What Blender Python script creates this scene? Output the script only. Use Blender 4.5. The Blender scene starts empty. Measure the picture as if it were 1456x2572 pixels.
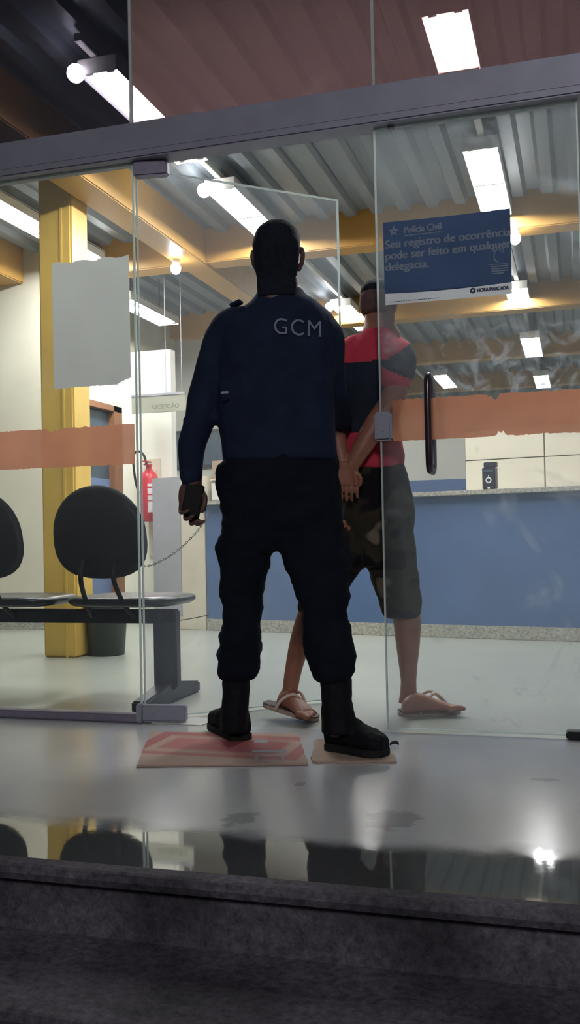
import bpy, bmesh, math, random
import numpy as np
from mathutils import Vector, Matrix, noise
from mathutils.bvhtree import BVHTree
random.seed(7)
sc = bpy.context.scene
COL = sc.collection
PI = math.pi

# ------------------------------------------------------------------ camera (solved from the photograph's vanishing points)
FPX, YAW, PITCH, ROLL, EYE = 2416.5, math.radians(16.655), math.radians(1.4145), math.radians(-1.1803), .731
cy, sy, cp, sp = math.cos(YAW), math.sin(YAW), math.cos(PITCH), math.sin(PITCH)
VF = Vector((-sy*cp, cy*cp, sp)); r0 = Vector((cy, sy, 0)); u0 = r0.cross(VF)
VR = r0*math.cos(ROLL) + u0*math.sin(ROLL); VU = -r0*math.sin(ROLL) + u0*math.cos(ROLL)
CAM = Vector((0, 0, EYE))
RH, FH = Vector((cy, sy, 0)), Vector((-sy, cy, 0))          # horizontal right / forward of the view

def ray(x, y): return VF + VR*((x-728)/FPX) - VU*((y-1286)/FPX)
def at(x, y, ax, v):
    d = ray(x, y); i = 'XYZ'.index(ax)
    return CAM + d*((v-CAM[i])/d[i])
def P(x, y, D): return CAM + ray(x, y)*D

cam = bpy.data.cameras.new('camera'); co = bpy.data.objects.new('camera', cam); COL.objects.link(co)
m3 = Matrix((VR, VU, -VF)).transposed()
co.matrix_world = Matrix.Translation(CAM) @ m3.to_4x4()
cam.sensor_fit = 'VERTICAL'; cam.sensor_height = 36; cam.lens = FPX/2572*36
cam.clip_start = .02
sc.camera = co

# ------------------------------------------------------------------ materials
def L(r, g, b):                                               # sRGB 0-255 -> linear
    f = lambda c: (c/255/12.92) if c/255 <= .04045 else ((c/255+.055)/1.055)**2.4
    return (f(r), f(g), f(b), 1)

def mat(name, col, rough=.5, metal=0, var=.12, scale=8, bump=0, bscale=60, spec=.5, detail=4, stretch=None, emit=None):
    m = bpy.data.materials.new(name); m.use_nodes = True
    N, K = m.node_tree.nodes, m.node_tree.links
    b = N['Principled BSDF']
    tc = N.new('ShaderNodeTexCoord'); src = tc.outputs['Object']
    if stretch:
        mp = N.new('ShaderNodeMapping'); mp.inputs['Scale'].default_value = stretch
        K.new(src, mp.inputs[0]); src = mp.outputs[0]
    n = N.new('ShaderNodeTexNoise'); n.inputs['Scale'].default_value = scale; n.inputs['Detail'].default_value = detail
    K.new(src, n.inputs['Vector'])
    r = N.new('ShaderNodeValToRGB')
    r.color_ramp.elements[0].position = .3; r.color_ramp.elements[1].position = .7
    r.color_ramp.elements[0].color = tuple(c*(1-var) for c in col[:3])+(1,)
    r.color_ramp.elements[1].color = tuple(min(1, c*(1+var)) for c in col[:3])+(1,)
    K.new(n.outputs['Fac'], r.inputs['Fac']); K.new(r.outputs['Color'], b.inputs['Base Color'])
    b.inputs['Roughness'].default_value = rough; b.inputs['Metallic'].default_value = metal
    b.inputs['Specular IOR Level'].default_value = spec
    if bump:
        n2 = N.new('ShaderNodeTexNoise'); n2.inputs['Scale'].default_value = bscale; n2.inputs['Detail'].default_value = 3
        K.new(src, n2.inputs['Vector'])
        bp = N.new('ShaderNodeBump'); bp.inputs['Strength'].default_value = bump; bp.inputs['Distance'].default_value = .01
        K.new(n2.outputs['Fac'], bp.inputs['Height']); K.new(bp.outputs['Normal'], b.inputs['Normal'])
    if emit:
        b.inputs['Emission Color'].default_value = emit[0]; b.inputs['Emission Strength'].default_value = emit[1]
    return m

def glass(name, tint, haze=.03, smear=.0, refl=1.0, hazecol=(.8, .85, .9, 1), dirty=False):
    m = bpy.data.materials.new(name); m.use_nodes = True
    N, K = m.node_tree.nodes, m.node_tree.links; N.clear()
    out = N.new('ShaderNodeOutputMaterial')
    tr = N.new('ShaderNodeBsdfTransparent'); tr.inputs[0].default_value = tint
    gl = N.new('ShaderNodeBsdfGlossy'); gl.inputs['Roughness'].default_value = .02
    fr = N.new('ShaderNodeFresnel'); fr.inputs[0].default_value = 1.25
    mu = N.new('ShaderNodeMath'); mu.operation = 'MULTIPLY'; mu.inputs[1].default_value = refl
    K.new(fr.outputs[0], mu.inputs[0])
    m1 = N.new('ShaderNodeMixShader'); K.new(mu.outputs[0], m1.inputs[0]); K.new(tr.outputs[0], m1.inputs[1]); K.new(gl.outputs[0], m1.inputs[2])
    tl = N.new('ShaderNodeBsdfTranslucent'); tl.inputs[0].default_value = hazecol
    df = N.new('ShaderNodeBsdfDiffuse'); df.inputs[0].default_value = hazecol
    ms = N.new('ShaderNodeMixShader'); ms.inputs[0].default_value = .4; K.new(tl.outputs[0], ms.inputs[1]); K.new(df.outputs[0], ms.inputs[2])
    tc = N.new('ShaderNodeTexCoord')
    n = N.new('ShaderNodeTexNoise'); n.inputs['Scale'].default_value = 3.2; n.inputs['Detail'].default_value = 8; n.inputs['Roughness'].default_value = .62
    n.inputs['Distortion'].default_value = .7
    K.new(tc.outputs['Object'], n.inputs['Vector'])
    rp = N.new('ShaderNodeMapRange'); rp.inputs['From Min'].default_value = .56; rp.inputs['From Max'].default_value = .8
    rp.inputs['To Min'].default_value = haze; rp.inputs['To Max'].default_value = haze+smear
    K.new(n.outputs['Fac'], rp.inputs['Value'])
    fac = rp.outputs[0]
    if dirty:                                                 # scraped, smeared band just above the strip
        sx = N.new('ShaderNodeSeparateXYZ'); K.new(tc.outputs['Object'], sx.inputs[0])
        up = N.new('ShaderNodeMapRange'); up.interpolation_type = 'SMOOTHSTEP'; up.inputs['From Min'].default_value = 1.62; up.inputs['From Max'].default_value = 1.3; K.new(sx.outputs['Z'], up.inputs['Value'])
        dn = N.new('ShaderNodeMapRange'); dn.inputs['From Min'].default_value = 1.05; dn.inputs['From Max'].default_value = 1.2; K.new(sx.outputs['Z'], dn.inputs['Value'])
        nz = N.new('ShaderNodeTexNoise'); nz.inputs['Scale'].default_value = 13; nz.inputs['Detail'].default_value = 9; nz.inputs['Roughness'].default_value = .7; nz.inputs['Distortion'].default_value = 1.2
        K.new(tc.outputs['Object'], nz.inputs['Vector'])
        th = N.new('ShaderNodeMapRange'); th.inputs['From Min'].default_value = .5; th.inputs['From Max'].default_value = .75; th.inputs['To Max'].default_value = .5; K.new(nz.outputs['Fac'], th.inputs['Value'])
        p1 = N.new('ShaderNodeMath'); p1.operation = 'MULTIPLY'; K.new(up.outputs[0], p1.inputs[0]); K.new(dn.outputs[0], p1.inputs[1])
        p2 = N.new('ShaderNodeMath'); p2.operation = 'MULTIPLY'; K.new(p1.outputs[0], p2.inputs[0]); K.new(th.outputs[0], p2.inputs[1])
        xr = N.new('ShaderNodeMapRange'); xr.inputs['From Min'].default_value = -.56; xr.inputs['From Max'].default_value = -.44; K.new(sx.outputs['X'], xr.inputs['Value'])
        p4 = N.new('ShaderNodeMath'); p4.operation = 'MULTIPLY'; K.new(p2.outputs[0], p4.inputs[0]); K.new(xr.outputs[0], p4.inputs[1]); p2 = p4
        p3 = N.new('ShaderNodeMath'); p3.operation = 'ADD'; K.new(p2.outputs[0], p3.inputs[0]); K.new(fac, p3.inputs[1]); fac = p3.outputs[0]
    m2 = N.new('ShaderNodeMixShader'); K.new(fac, m2.inputs[0]); K.new(m1.outputs[0], m2.inputs[1]); K.new(ms.outputs[0], m2.inputs[2])
    K.new(m2.outputs[0], out.inputs[0])
    return m

def film(name, col, transl=.5, through=.05, var=.06):
    m = bpy.data.materials.new(name); m.use_nodes = True
    N, K = m.node_tree.nodes, m.node_tree.links; N.clear()
    out = N.new('ShaderNodeOutputMaterial')
    tc = N.new('ShaderNodeTexCoord'); n = N.new('ShaderNodeTexNoise'); n.inputs['Scale'].default_value = 5; n.inputs['Detail'].default_value = 5
    K.new(tc.outputs['Object'], n.inputs['Vector'])
    r = N.new('ShaderNodeValToRGB'); r.color_ramp.elements[0].position = .3; r.color_ramp.elements[1].position = .7
    r.color_ramp.elements[0].color = tuple(c*(1-var) for c in col[:3])+(1,); r.color_ramp.elements[1].color = tuple(min(1, c*(1+var)) for c in col[:3])+(1,)
    K.new(n.outputs['Fac'], r.inputs['Fac'])
    d = N.new('ShaderNodeBsdfDiffuse'); t = N.new('ShaderNodeBsdfTranslucent')
    K.new(r.outputs[0], d.inputs[0]); K.new(r.outputs[0], t.inputs[0])
    a = N.new('ShaderNodeMixShader'); a.inputs[0].default_value = transl; K.new(d.outputs[0], a.inputs[1]); K.new(t.outputs[0], a.inputs[2])
    tp = N.new('ShaderNodeBsdfTransparent'); b = N.new('ShaderNodeMixShader'); b.inputs[0].default_value = through
    K.new(a.outputs[0], b.inputs[1]); K.new(tp.outputs[0], b.inputs[2]); K.new(b.outputs[0], out.inputs[0])
    return m

def emis(name, col, s):
    m = bpy.data.materials.new(name); m.use_nodes = True
    N, K = m.node_tree.nodes, m.node_tree.links; N.clear()
    out = N.new('ShaderNodeOutputMaterial'); e = N.new('ShaderNodeEmission'); e.inputs[0].default_value = col; e.inputs[1].default_value = s
    K.new(e.outputs[0], out.inputs[0]); return m

M = {}
M['wall'] = mat('cream_paint', L(222, 216, 196), .6, var=.04, scale=2)
M['white_wall'] = mat('white_paint', L(246, 244, 230), .55, var=.02, scale=2)
M['wall_dim'] = mat('grey_paint', L(196, 196, 186), .6, var=.05, scale=2)
M['yellow'] = mat('yellow_paint', L(224, 186, 96), .35, var=.06, scale=5)
M['beam'] = mat('ochre_beam_paint', L(196, 150, 78), .4, var=.07, scale=4)
M['ceiling'] = mat('galvanised_sheet', L(140, 150, 160), .45, .3, var=.1, scale=3, stretch=(3, .4, 1))
M['alu'] = mat('anodised_aluminium', L(150, 149, 163), .5, .25, var=.07, scale=9)
M['alu_dark'] = mat('worn_hardware_metal', L(140, 132, 150), .5, .4, var=.12, scale=30)
M['steel'] = mat('dark_handle_steel', L(84, 74, 84), .3, .8, var=.1)
M['white_enamel'] = mat('white_enamel', L(232, 232, 226), .35, var=.03)
M['edge'] = film('glass_edge', (.85, .92, .9, 1), .5, .1)
M['clear'] = glass('clear_glass', (.95, .97, .97, 1), .015, .03, .7)
M['leaf_glass'] = glass('dusty_door_glass', (.94, .95, .96, 1), .075, .08, .5, (.58, .64, .72, 1))
M['hazy'] = glass('dirty_door_glass', (.94, .95, .955, 1), .068, .30, .5, (.62, .68, .74, 1), True)
M['bronze'] = glass('bronze_tinted_glass', (.47, .37, .375, 1), .15, .14, .5, (.62, .45, .47, 1))
M['smoke'] = glass('smoked_glass', (.22, .21, .24, 1), .04, .03, .5, (.3, .32, .42, 1))
M['strip'] = film('orange_film', L(212, 146, 116), .55, .05, .08)
M['paper_grey'] = film('backlit_paper', L(196, 198, 194), .5, .0, .04)
M['poster_blue'] = film('navy_print', L(62, 78, 108), .35, .0, .08)
M['poster_white'] = film('white_print', L(176, 184, 196), .35, .0, .04)
M['poster_grey'] = film('pale_print', L(206, 208, 210), .4, .0, .04)
M['poster_ink'] = mat('dark_ink', L(44, 50, 84), .6)
M['blue_panel'] = mat('blue_laminate', L(84, 108, 146), .4, var=.08, scale=2.5)
M['seam'] = mat('pale_seam', L(196, 186, 186), .5)
M['granite'] = mat('grey_granite', L(168, 166, 156), .4, var=.35, scale=60, detail=6)
M['tile'] = mat('cream_tile', L(226, 219, 198), .3, var=.03, scale=3)
M['grout'] = mat('dark_grout', L(104, 98, 84), .8)
M['cab_grey'] = mat('grey_laminate', L(170, 170, 174), .4, var=.05)
M['cab_cream'] = mat('cream_laminate', L(222, 214, 192), .4, var=.03)
M['black_plastic'] = mat('black_plastic', L(24, 27, 31), .45, var=.1, spec=.3)
M['black_vinyl'] = mat('black_vinyl', L(32, 37, 42), .28, var=.1)
M['bench_metal'] = mat('dark_bench_metal', L(46, 46, 58), .4, .3, var=.1)
M['bin'] = mat('dark_green_plastic', L(36, 44, 42), .5, var=.1)
M['red'] = mat('red_enamel', L(196, 48, 58), .3, var=.05)
M['label'] = mat('white_label', L(226, 218, 216), .5, var=.05)
M['hose'] = mat('black_rubber', L(30, 30, 30), .5)
M['wood'] = mat('brown_door_wood', L(140, 96, 70), .5, var=.12, scale=4, stretch=(8, 8, .6))
M['blue_door'] = mat('blue_door_paint', L(112, 130, 170), .4, var=.06)
M['chain'] = mat('chain_metal', L(90, 86, 74), .4, .7)
M['tube'] = emis('fluorescent_tube', (.97, .98, .97, 1), 130)
M['glare'] = emis('glare_blob', (1, .97, .93, 1), 60)  # emission for the added blobs that imitate lamp glare
M['uniform'] = mat('navy_uniform_cloth', L(31, 40, 60), .85, var=.18, scale=14, bump=.25, bscale=220, spec=.15)
M['trouser'] = mat('black_uniform_cloth', L(22, 26, 36), .9, var=.2, scale=14, bump=.25, bscale=220, spec=.1)
M['boot'] = mat('black_boot_leather', L(19, 19, 25), .7, var=.2, scale=20, bump=.3, bscale=50, spec=.15)
M['sole'] = mat('boot_rubber', L(14, 14, 16), .8)
M['skin_dark'] = mat('dark_skin', L(96, 68, 60), .5, var=.08, scale=20)
M['skin'] = mat('brown_skin', L(150, 98, 76), .5, var=.1, scale=20)
M['hair'] = mat('black_hair', L(30, 33, 42), .8, var=.25, scale=60, bump=.4, bscale=300, spec=.15)
M['hair_fade'] = mat('cropped_hair', L(98, 76, 72), .8, var=.15, scale=60, spec=.15)
M['print'] = mat('faded_grey_print', L(120, 128, 146), .8)
M['shirt_red'] = mat('red_jersey', L(190, 58, 76), .8, var=.1, scale=12, spec=.15)
M['shirt_black'] = mat('black_jersey', L(34, 40, 52), .8, var=.1, scale=12, spec=.15)
M['sandal'] = mat('dark_sandal_rubber', L(66, 58, 56), .7)
M['sandal_sole'] = mat('pale_sandal_sole', L(170, 146, 132), .7)
M['strap'] = mat('pale_sandal_strap', L(206, 184, 172), .6)
M['card'] = mat('cardboard', L(172, 148, 130), .85, var=.08, scale=6)
M['card_dark'] = mat('cardboard_edge', L(60, 50, 44), .9)
M['leaf_brown'] = mat('dry_leaf', L(44, 38, 36), .9)
M['tan'] = mat('tan_board', L(184, 166, 138), .8)
M['white_paper'] = mat('white_paper', L(226, 226, 220), .7, var=.03)
M['screen'] = mat('dark_screen', L(70, 84, 96), .25)
M['eye'] = mat('eye_white', L(225, 220, 212), .3)
M['sign_face'] = film('frosted_sign', L(196, 196, 180), .4, .1)
M['sign_ink'] = mat('grey_sign_ink', L(120, 122, 108), .7)

# camouflage-ish dark shorts
def camo():
    m = mat('dark_olive_shorts_cloth', L(34, 32, 30), .9, spec=.1)
    N, K = m.node_tree.nodes, m.node_tree.links
    r = [n for n in N if n.type == 'VALTORGB'][0]; n = [n for n in N if n.type == 'TEX_NOISE'][0]
    n.inputs['Scale'].default_value = 9; n.inputs['Detail'].default_value = 1.5
    e = r.color_ramp.elements
    e[0].position = .42; e[0].color = L(24, 23, 26); e[1].position = .5; e[1].color = L(58, 52, 42)
    x = e.new(.66); x.color = L(48, 44, 38); x = e.new(.72); x.color = L(112, 102, 88)
    return m
M['shorts'] = camo()

def dark_granite(name, c0, c1):
    m = mat(name, c0, .75, var=.1, spec=.2)
    N, K = m.node_tree.nodes, m.node_tree.links
    r = [n for n in N if n.type == 'VALTORGB'][0]; n = [n for n in N if n.type == 'TEX_NOISE'][0]
    n.inputs['Scale'].default_value = 55; n.inputs['Detail'].default_value = 8; n.inputs['Roughness'].default_value = .75
    r.color_ramp.elements[0].color = c0; r.color_ramp.elements[1].color = c1
    n2 = N.new('ShaderNodeTexNoise'); n2.inputs['Scale'].default_value = 3.5; n2.inputs['Detail'].default_value = 4
    mr = N.new('ShaderNodeMapRange'); mr.inputs['From Min'].default_value = .35; mr.inputs['From Max'].default_value = .65
    mr.inputs['To Min'].default_value = .45; mr.inputs['To Max'].default_value = 1.2
    mx = N.new('ShaderNodeMix'); mx.data_type = 'RGBA'; mx.blend_type = 'MULTIPLY'; mx.inputs['Factor'].default_value = 1
    tc = [n for n in N if n.type == 'TEX_COORD'][0]
    K.new(tc.outputs['Object'], n2.inputs['Vector']); K.new(n2.outputs['Fac'], mr.inputs['Value'])
    K.new(r.outputs[0], mx.inputs['A']); K.new(mr.outputs[0], mx.inputs['B'])
    K.new(mx.outputs['Result'], N['Principled BSDF'].inputs['Base Color'])
    return m
M['step'] = dark_granite('dark_granite_step', L(52, 48, 56), L(112, 106, 114))

def floor_mat(name, col, rough, wet=False):
    m = mat(name, col, rough, var=.06, scale=2.2, detail=4)
    N, K = m.node_tree.nodes, m.node_tree.links
    b = N['Principled BSDF']; tc = [n for n in N if n.type == 'TEX_COORD'][0]
    n = N.new('ShaderNodeTexNoise'); n.inputs['Scale'].default_value = 5; n.inputs['Detail'].default_value = 6
    K.new(tc.outputs['Object'], n.inputs['Vector'])
    if wet:
        sx = N.new('ShaderNodeSeparateXYZ'); K.new(tc.outputs['Object'], sx.inputs[0])
        a = N.new('ShaderNodeMath'); a.operation = 'MULTIPLY_ADD'; a.inputs[1].default_value = .22; a.inputs[2].default_value = -.11
        K.new(n.outputs['Fac'], a.inputs[0])
        s = N.new('ShaderNodeMath'); s.operation = 'ADD'; K.new(sx.outputs['Y'], s.inputs[0]); K.new(a.outputs[0], s.inputs[1])
        mr = N.new('ShaderNodeMapRange'); mr.interpolation_type = 'SMOOTHSTEP'
        mr.inputs['From Min'].default_value = 2.19; mr.inputs['From Max'].default_value = 2.29
        mr.inputs['To Min'].default_value = .035; mr.inputs['To Max'].default_value = rough
        K.new(s.outputs[0], mr.inputs['Value']); K.new(mr.outputs[0], b.inputs['Roughness'])
        ct = N.new('ShaderNodeMapRange'); ct.interpolation_type = 'SMOOTHSTEP'; ct.inputs['From Min'].default_value = 2.19; ct.inputs['From Max'].default_value = 2.29; ct.inputs['To Min'].default_value = 1; ct.inputs['To Max'].default_value = 0
        K.new(s.outputs[0], ct.inputs['Value']); K.new(ct.outputs[0], b.inputs['Coat Weight']); b.inputs['Coat Roughness'].default_value = .03; b.inputs['Specular IOR Level'].default_value = .8
        # damp dark patch and drying mud
        r = [q for q in N if q.type == 'VALTORGB'][0]
        cur = r.outputs[0]
        mr2 = N.new('ShaderNodeMapRange'); mr2.interpolation_type = 'SMOOTHSTEP'
        mr2.inputs['From Min'].default_value = 2.17; mr2.inputs['From Max'].default_value = 2.32; mr2.inputs['To Min'].default_value = .16; mr2.inputs['To Max'].default_value = 1
        K.new(s.outputs[0], mr2.inputs['Value'])
        mx = N.new('ShaderNodeMix'); mx.data_type = 'RGBA'; mx.blend_type = 'MULTIPLY'; mx.inputs['Factor'].default_value = 1
        K.new(cur, mx.inputs['A']); K.new(mr2.outputs[0], mx.inputs['B']); cur = mx.outputs['Result']
        for (cx_, cy_, rx_, ry_, dk) in ((at(985, 2058, 'Z', 0).x, at(985, 2058, 'Z', 0).y, .075, .1, .68), (at(605, 2055, 'Z', 0).x, at(605, 2055, 'Z', 0).y, .05, .08, .68), (at(1365, 1958, 'Z', 0).x, at(1365, 1958, 'Z', 0).y, .04, .025, .68), (at(752, 1970, 'Z', 0).x, at(752, 1970, 'Z', 0).y, .018, .04, .68)):
            mp = N.new('ShaderNodeMapping'); mp.inputs['Location'].default_value = (-cx_/rx_, -cy_/ry_, 0); mp.inputs['Scale'].default_value = (1/rx_, 1/ry_, 0)
            n3 = N.new('ShaderNodeTexNoise'); n3.inputs['Scale'].default_value = 22; n3.inputs['Detail'].default_value = 3
            K.new(tc.outputs['Object'], n3.inputs['Vector'])
            K.new(tc.outputs['Object'], mp.inputs[0])
            ln = N.new('ShaderNodeVectorMath'); ln.operation = 'LENGTH'; K.new(mp.outputs[0], ln.inputs[0])
            ad = N.new('ShaderNodeMath'); ad.operation = 'MULTIPLY_ADD'; ad.inputs[1].default_value = 1.6; K.new(n3.outputs['Fac'], ad.inputs[0]); K.new(ln.outputs['Value'], ad.inputs[2])
            m4 = N.new('ShaderNodeMapRange'); m4.inputs['From Min'].default_value = 1.45; m4.inputs['From Max'].default_value = 1.75; m4.inputs['To Min'].default_value = dk; m4.inputs['To Max'].default_value = 1
            K.new(ad.outputs[0], m4.inputs['Value'])
            mm = N.new('ShaderNodeMix'); mm.data_type = 'RGBA'; mm.blend_type = 'MULTIPLY'; mm.inputs['Factor'].default_value = 1
            K.new(cur, mm.inputs['A']); K.new(m4.outputs[0], mm.inputs['B']); cur = mm.outputs['Result']
        K.new(cur, b.inputs['Base Color'])
        bp = N.new('ShaderNodeBump'); bp.inputs['Strength'].default_value = .05; bp.inputs['Distance'].default_value = .01
        K.new(n.outputs['Fac'], bp.inputs['Height']); K.new(bp.outputs['Normal'], b.inputs['Normal'])
    else:
        b.inputs['Roughness'].default_value = rough
    return m
M['floor'] = floor_mat('polished_grey_green_floor', L(160, 164, 154), .3)
M['landing'] = floor_mat('worn_stone_landing', L(186, 187, 187), .2, True)

# ------------------------------------------------------------------ mesh helpers
def link(name, bm, m, parent=None, smooth=False):
    me = bpy.data.meshes.new(name); bmesh.ops.recalc_face_normals(bm, faces=bm.faces[:]); bm.to_mesh(me); bm.free()
    for x in (m if isinstance(m, (list, tuple)) else [m]): me.materials.append(x)
    if smooth:
        for p in me.polygons: p.use_smooth = True
    o = bpy.data.objects.new(name, me); COL.objects.link(o)
    if parent is not None:
        o.parent = parent; o.matrix_parent_inverse = Matrix.Translation(-parent_loc(parent))
    return o
def parent_loc(p):
    v = Vector(p.location)
    while p.parent: p = p.parent; v = v + Vector(p.location)
    return v
def tag(o, label, cat, group=None):
    o['label'] = label; o['category'] = cat
    if group: o['group'] = group
    return o
def thing(name, loc, label, cat, group=None):
    o = bpy.data.objects.new(name, None); COL.objects.link(o); o.location = loc; o.empty_display_size = .1
    return tag(o, label, cat, group)
def struct(o): o['kind'] = 'structure'; return o
def copy_tree(o, parent=None, off=None):
    c = o.copy(); COL.objects.link(c)
    if parent is not None: c.parent = parent
    if off is not None: c.location = Vector(o.location)+Vector(off)
    for ch in list(o.children): copy_tree(ch, c)
    return c

def BM(): return bmesh.new()
def box(bm, a, b, bevel=0, M4=None, seg=2, mi=0):
    a, b = Vector(a), Vector(b)
    r = bmesh.ops.create_cube(bm, size=1, matrix=Matrix.Translation((a+b)/2) @ Matrix.Diagonal((*[abs(x) for x in (b-a)], 1)))
    vs = r['verts']
    fs = list({f for v in vs for f in v.link_faces})
    for f in fs: f.material_index = mi
    if bevel:
        es = list({e for v in vs for e in v.link_edges})
        rr = bmesh.ops.bevel(bm, geom=es, offset=bevel, segments=seg, affect='EDGES', clamp_overlap=True)
        vs = list({v for v in rr['verts']} | {v for v in vs if v.is_valid})
    if M4 is not None: bmesh.ops.transform(bm, matrix=M4, verts=[v for v in vs if v.is_valid])
    return vs
def frame_of(d, ref=Vector((0, 0, 1))):
    d = d.normalized()
    if abs(d.dot(ref)) > .97: ref = Vector((0, 1, 0)) if abs(d.y) < .9 else Vector((1, 0, 0))
    a = ref.cross(d).normalized(); return a, d.cross(a).normalized()
def loft(bm, rings, cap=True, mi=0):
    vr = [[bm.verts.new(p) for p in r] for r in rings]
    n = len(vr[0])
    for i in range(len(vr)-1):
        for j in range(n):
            f = bm.faces.new((vr[i][j], vr[i][(j+1) % n], vr[i+1][(j+1) % n], vr[i+1][j])); f.material_index = mi
    if cap:
        f = bm.faces.new(vr[0][::-1]); f.material_index = mi
        f = bm.faces.new(vr[-1]); f.material_index = mi
    return vr
def ring(c, a, b, n=20, e=2.0):
    out = []
    for k in range(n):
        t = 2*PI*k/n; x, y = math.cos(t), math.sin(t)
        x = math.copysign(abs(x)**(2/e), x); y = math.copysign(abs(y)**(2/e), y)
        out.append(Vector(c)+a*x+b*y)
    return out
def tube(bm, pts, rad, n=10, ref=Vector((0, 0, 1)), round_ends=True, mi=0):
    pts = [Vector(p) for p in pts]
    if not isinstance(rad, (list, tuple)): rad = [rad]*len(pts)
    rings = []
    N_ = len(pts); prev = None
    for i, p in enumerate(pts):
        d = pts[min(i+1, N_-1)]-pts[max(i-1, 0)]
        if prev is None: a, b = frame_of(d, ref)
        else:
            d = d.normalized(); a = (prev - d*prev.dot(d)).normalized(); b = d.cross(a)
        prev = a
        r = rad[i]; ra, rb = r if isinstance(r, tuple) else (r, r)
        if round_ends and i == 0:
            for k in (.35, .75): rings.append(ring(p-d.normalized()*min(ra, rb)*math.sqrt(1-k*k)*.9, a*ra*k, b*rb*k, n))
        rings.append(ring(p, a*ra, b*rb, n))
        if round_ends and i == N_-1:
            for k in (.75, .35): rings.append(ring(p+d.normalized()*min(ra, rb)*math.sqrt(1-k*k)*.9, a*ra*k, b*rb*k, n))
    loft(bm, rings, mi=mi)
def smooth_path(pts, k=6):
    pts = [Vector(p) for p in pts]; out = []
    for i in range(len(pts)-1):
        p0, p1, p2, p3 = pts[max(i-1, 0)], pts[i], pts[i+1], pts[min(i+2, len(pts)-1)]
        for j in range(k):
            t = j/k
            out.append(.5*((2*p1)+(p2-p0)*t+(2*p0-5*p1+4*p2-p3)*t*t+(3*p1-p0-3*p2+p3)*t**3))
    out.append(pts[-1]); return out
def cyl(bm, c, r, h, n=24, axis=Vector((0, 0, 1)), r2=None, mi=0):
    a, b = frame_of(axis); c = Vector(c); r2 = r if r2 is None else r2
    loft(bm, [ring(c, a*r, b*r, n), ring(c+axis.normalized()*h, a*r2, b*r2, n)], mi=mi)
def sphere(bm, c, rx, ry=None, rz=None, seg=16):
    ry = ry or rx; rz = rz or rx
    bmesh.ops.create_uvsphere(bm, u_segments=seg, v_segments=seg//2+2, radius=1, matrix=Matrix.Translation(Vector(c)) @ Matrix.Diagonal((rx, ry, rz, 1)))
def poly(bm, pts, mi=0):
    f = bm.faces.new([bm.verts.new(Vector(p)) for p in pts]); f.material_index = mi; return f
def prism(bm, pts, d, mi=0):
    d = Vector(d); n = len(pts)
    A = [bm.verts.new(Vector(p)) for p in pts]; B = [bm.verts.new(Vector(p)+d) for p in pts]
    fs = [bm.faces.new(A[::-1]), bm.faces.new(B)]+[bm.faces.new((A[i], A[(i+1) % n], B[(i+1) % n], B[i])) for i in range(n)]
    for f in fs: f.material_index = mi

def remeshed(name, bm, m, voxel, parent=None, smooth_it=2, wrinkle=0, wscale=9, wstretch=(1, 1, 1), fn=None):
    """fuse closed shells into one continuous skin"""
    bmesh.ops.recalc_face_normals(bm, faces=bm.faces[:])
    me = bpy.data.meshes.new('tmp'); bm.to_mesh(me); bm.free()
    t = bpy.data.objects.new('tmp', me); COL.objects.link(t)
    md = t.modifiers.new('r', 'REMESH'); md.mode = 'VOXEL'; md.voxel_size = voxel
    if smooth_it:
        s = t.modifiers.new('s', 'SMOOTH'); s.factor = .5; s.iterations = smooth_it
    dg = bpy.context.evaluated_depsgraph_get()
    new = bpy.data.meshes.new_from_object(t.evaluated_get(dg))
    bpy.data.objects.remove(t); bpy.data.meshes.remove(me)
    if wrinkle:
        vn = [v.normal.copy() for v in new.vertices]
        for v, nn in zip(new.vertices, vn):
            q = Vector((v.co.x*wstretch[0], v.co.y*wstretch[1], v.co.z*wstretch[2]))*wscale
            w = noise.noise(q) + .5*noise.noise(q*2.3+Vector((7, 3, 1)))
            v.co += nn*wrinkle*w
    new.materials.clear()
    for x in (m if isinstance(m, (list, tuple)) else [m]): new.materials.append(x)
    for p in new.polygons:
        p.use_smooth = True
        if fn: p.material_index = fn(p.center, p.normal)
    new.name = name
    o = bpy.data.objects.new(name, new); COL.objects.link(o)
    if parent is not None:
        o.parent = parent; o.matrix_parent_inverse = Matrix.Translation(-parent_loc(parent))
    return o

def text_bm(bm, s, size, M4, bold=0, extrude=0.0, align='LEFT', spacing=1.0, mi=0):
    cu = bpy.data.curves.new('t', 'FONT'); cu.body = s; cu.size = size; cu.align_x = align; cu.offset = bold; cu.extrude = extrude; cu.space_character = spacing
    o = bpy.data.objects.new('t', cu); COL.objects.link(o)
    dg = bpy.context.evaluated_depsgraph_get()
    me = bpy.data.meshes.new_from_object(o.evaluated_get(dg))
    me.transform(M4)
    n0 = len(bm.faces)
    bm.from_mesh(me)
    bm.faces.ensure_lookup_table()
    for f in bm.faces[n0:]: f.material_index = mi
    bpy.data.objects.remove(o); bpy.data.curves.remove(cu); bpy.data.meshes.remove(me)

G = 3.52                                                     # glass line
# ------------------------------------------------------------------ SETTING
bm = BM(); box(bm, (-9, G, -.12), (5, 17.2, 0)); struct(link('floor', bm, M['floor']))
bm = BM(); box(bm, (-9, 1.972, -.12), (6, G, 0)); struct(link('floor_landing', bm, M['landing']))
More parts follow.
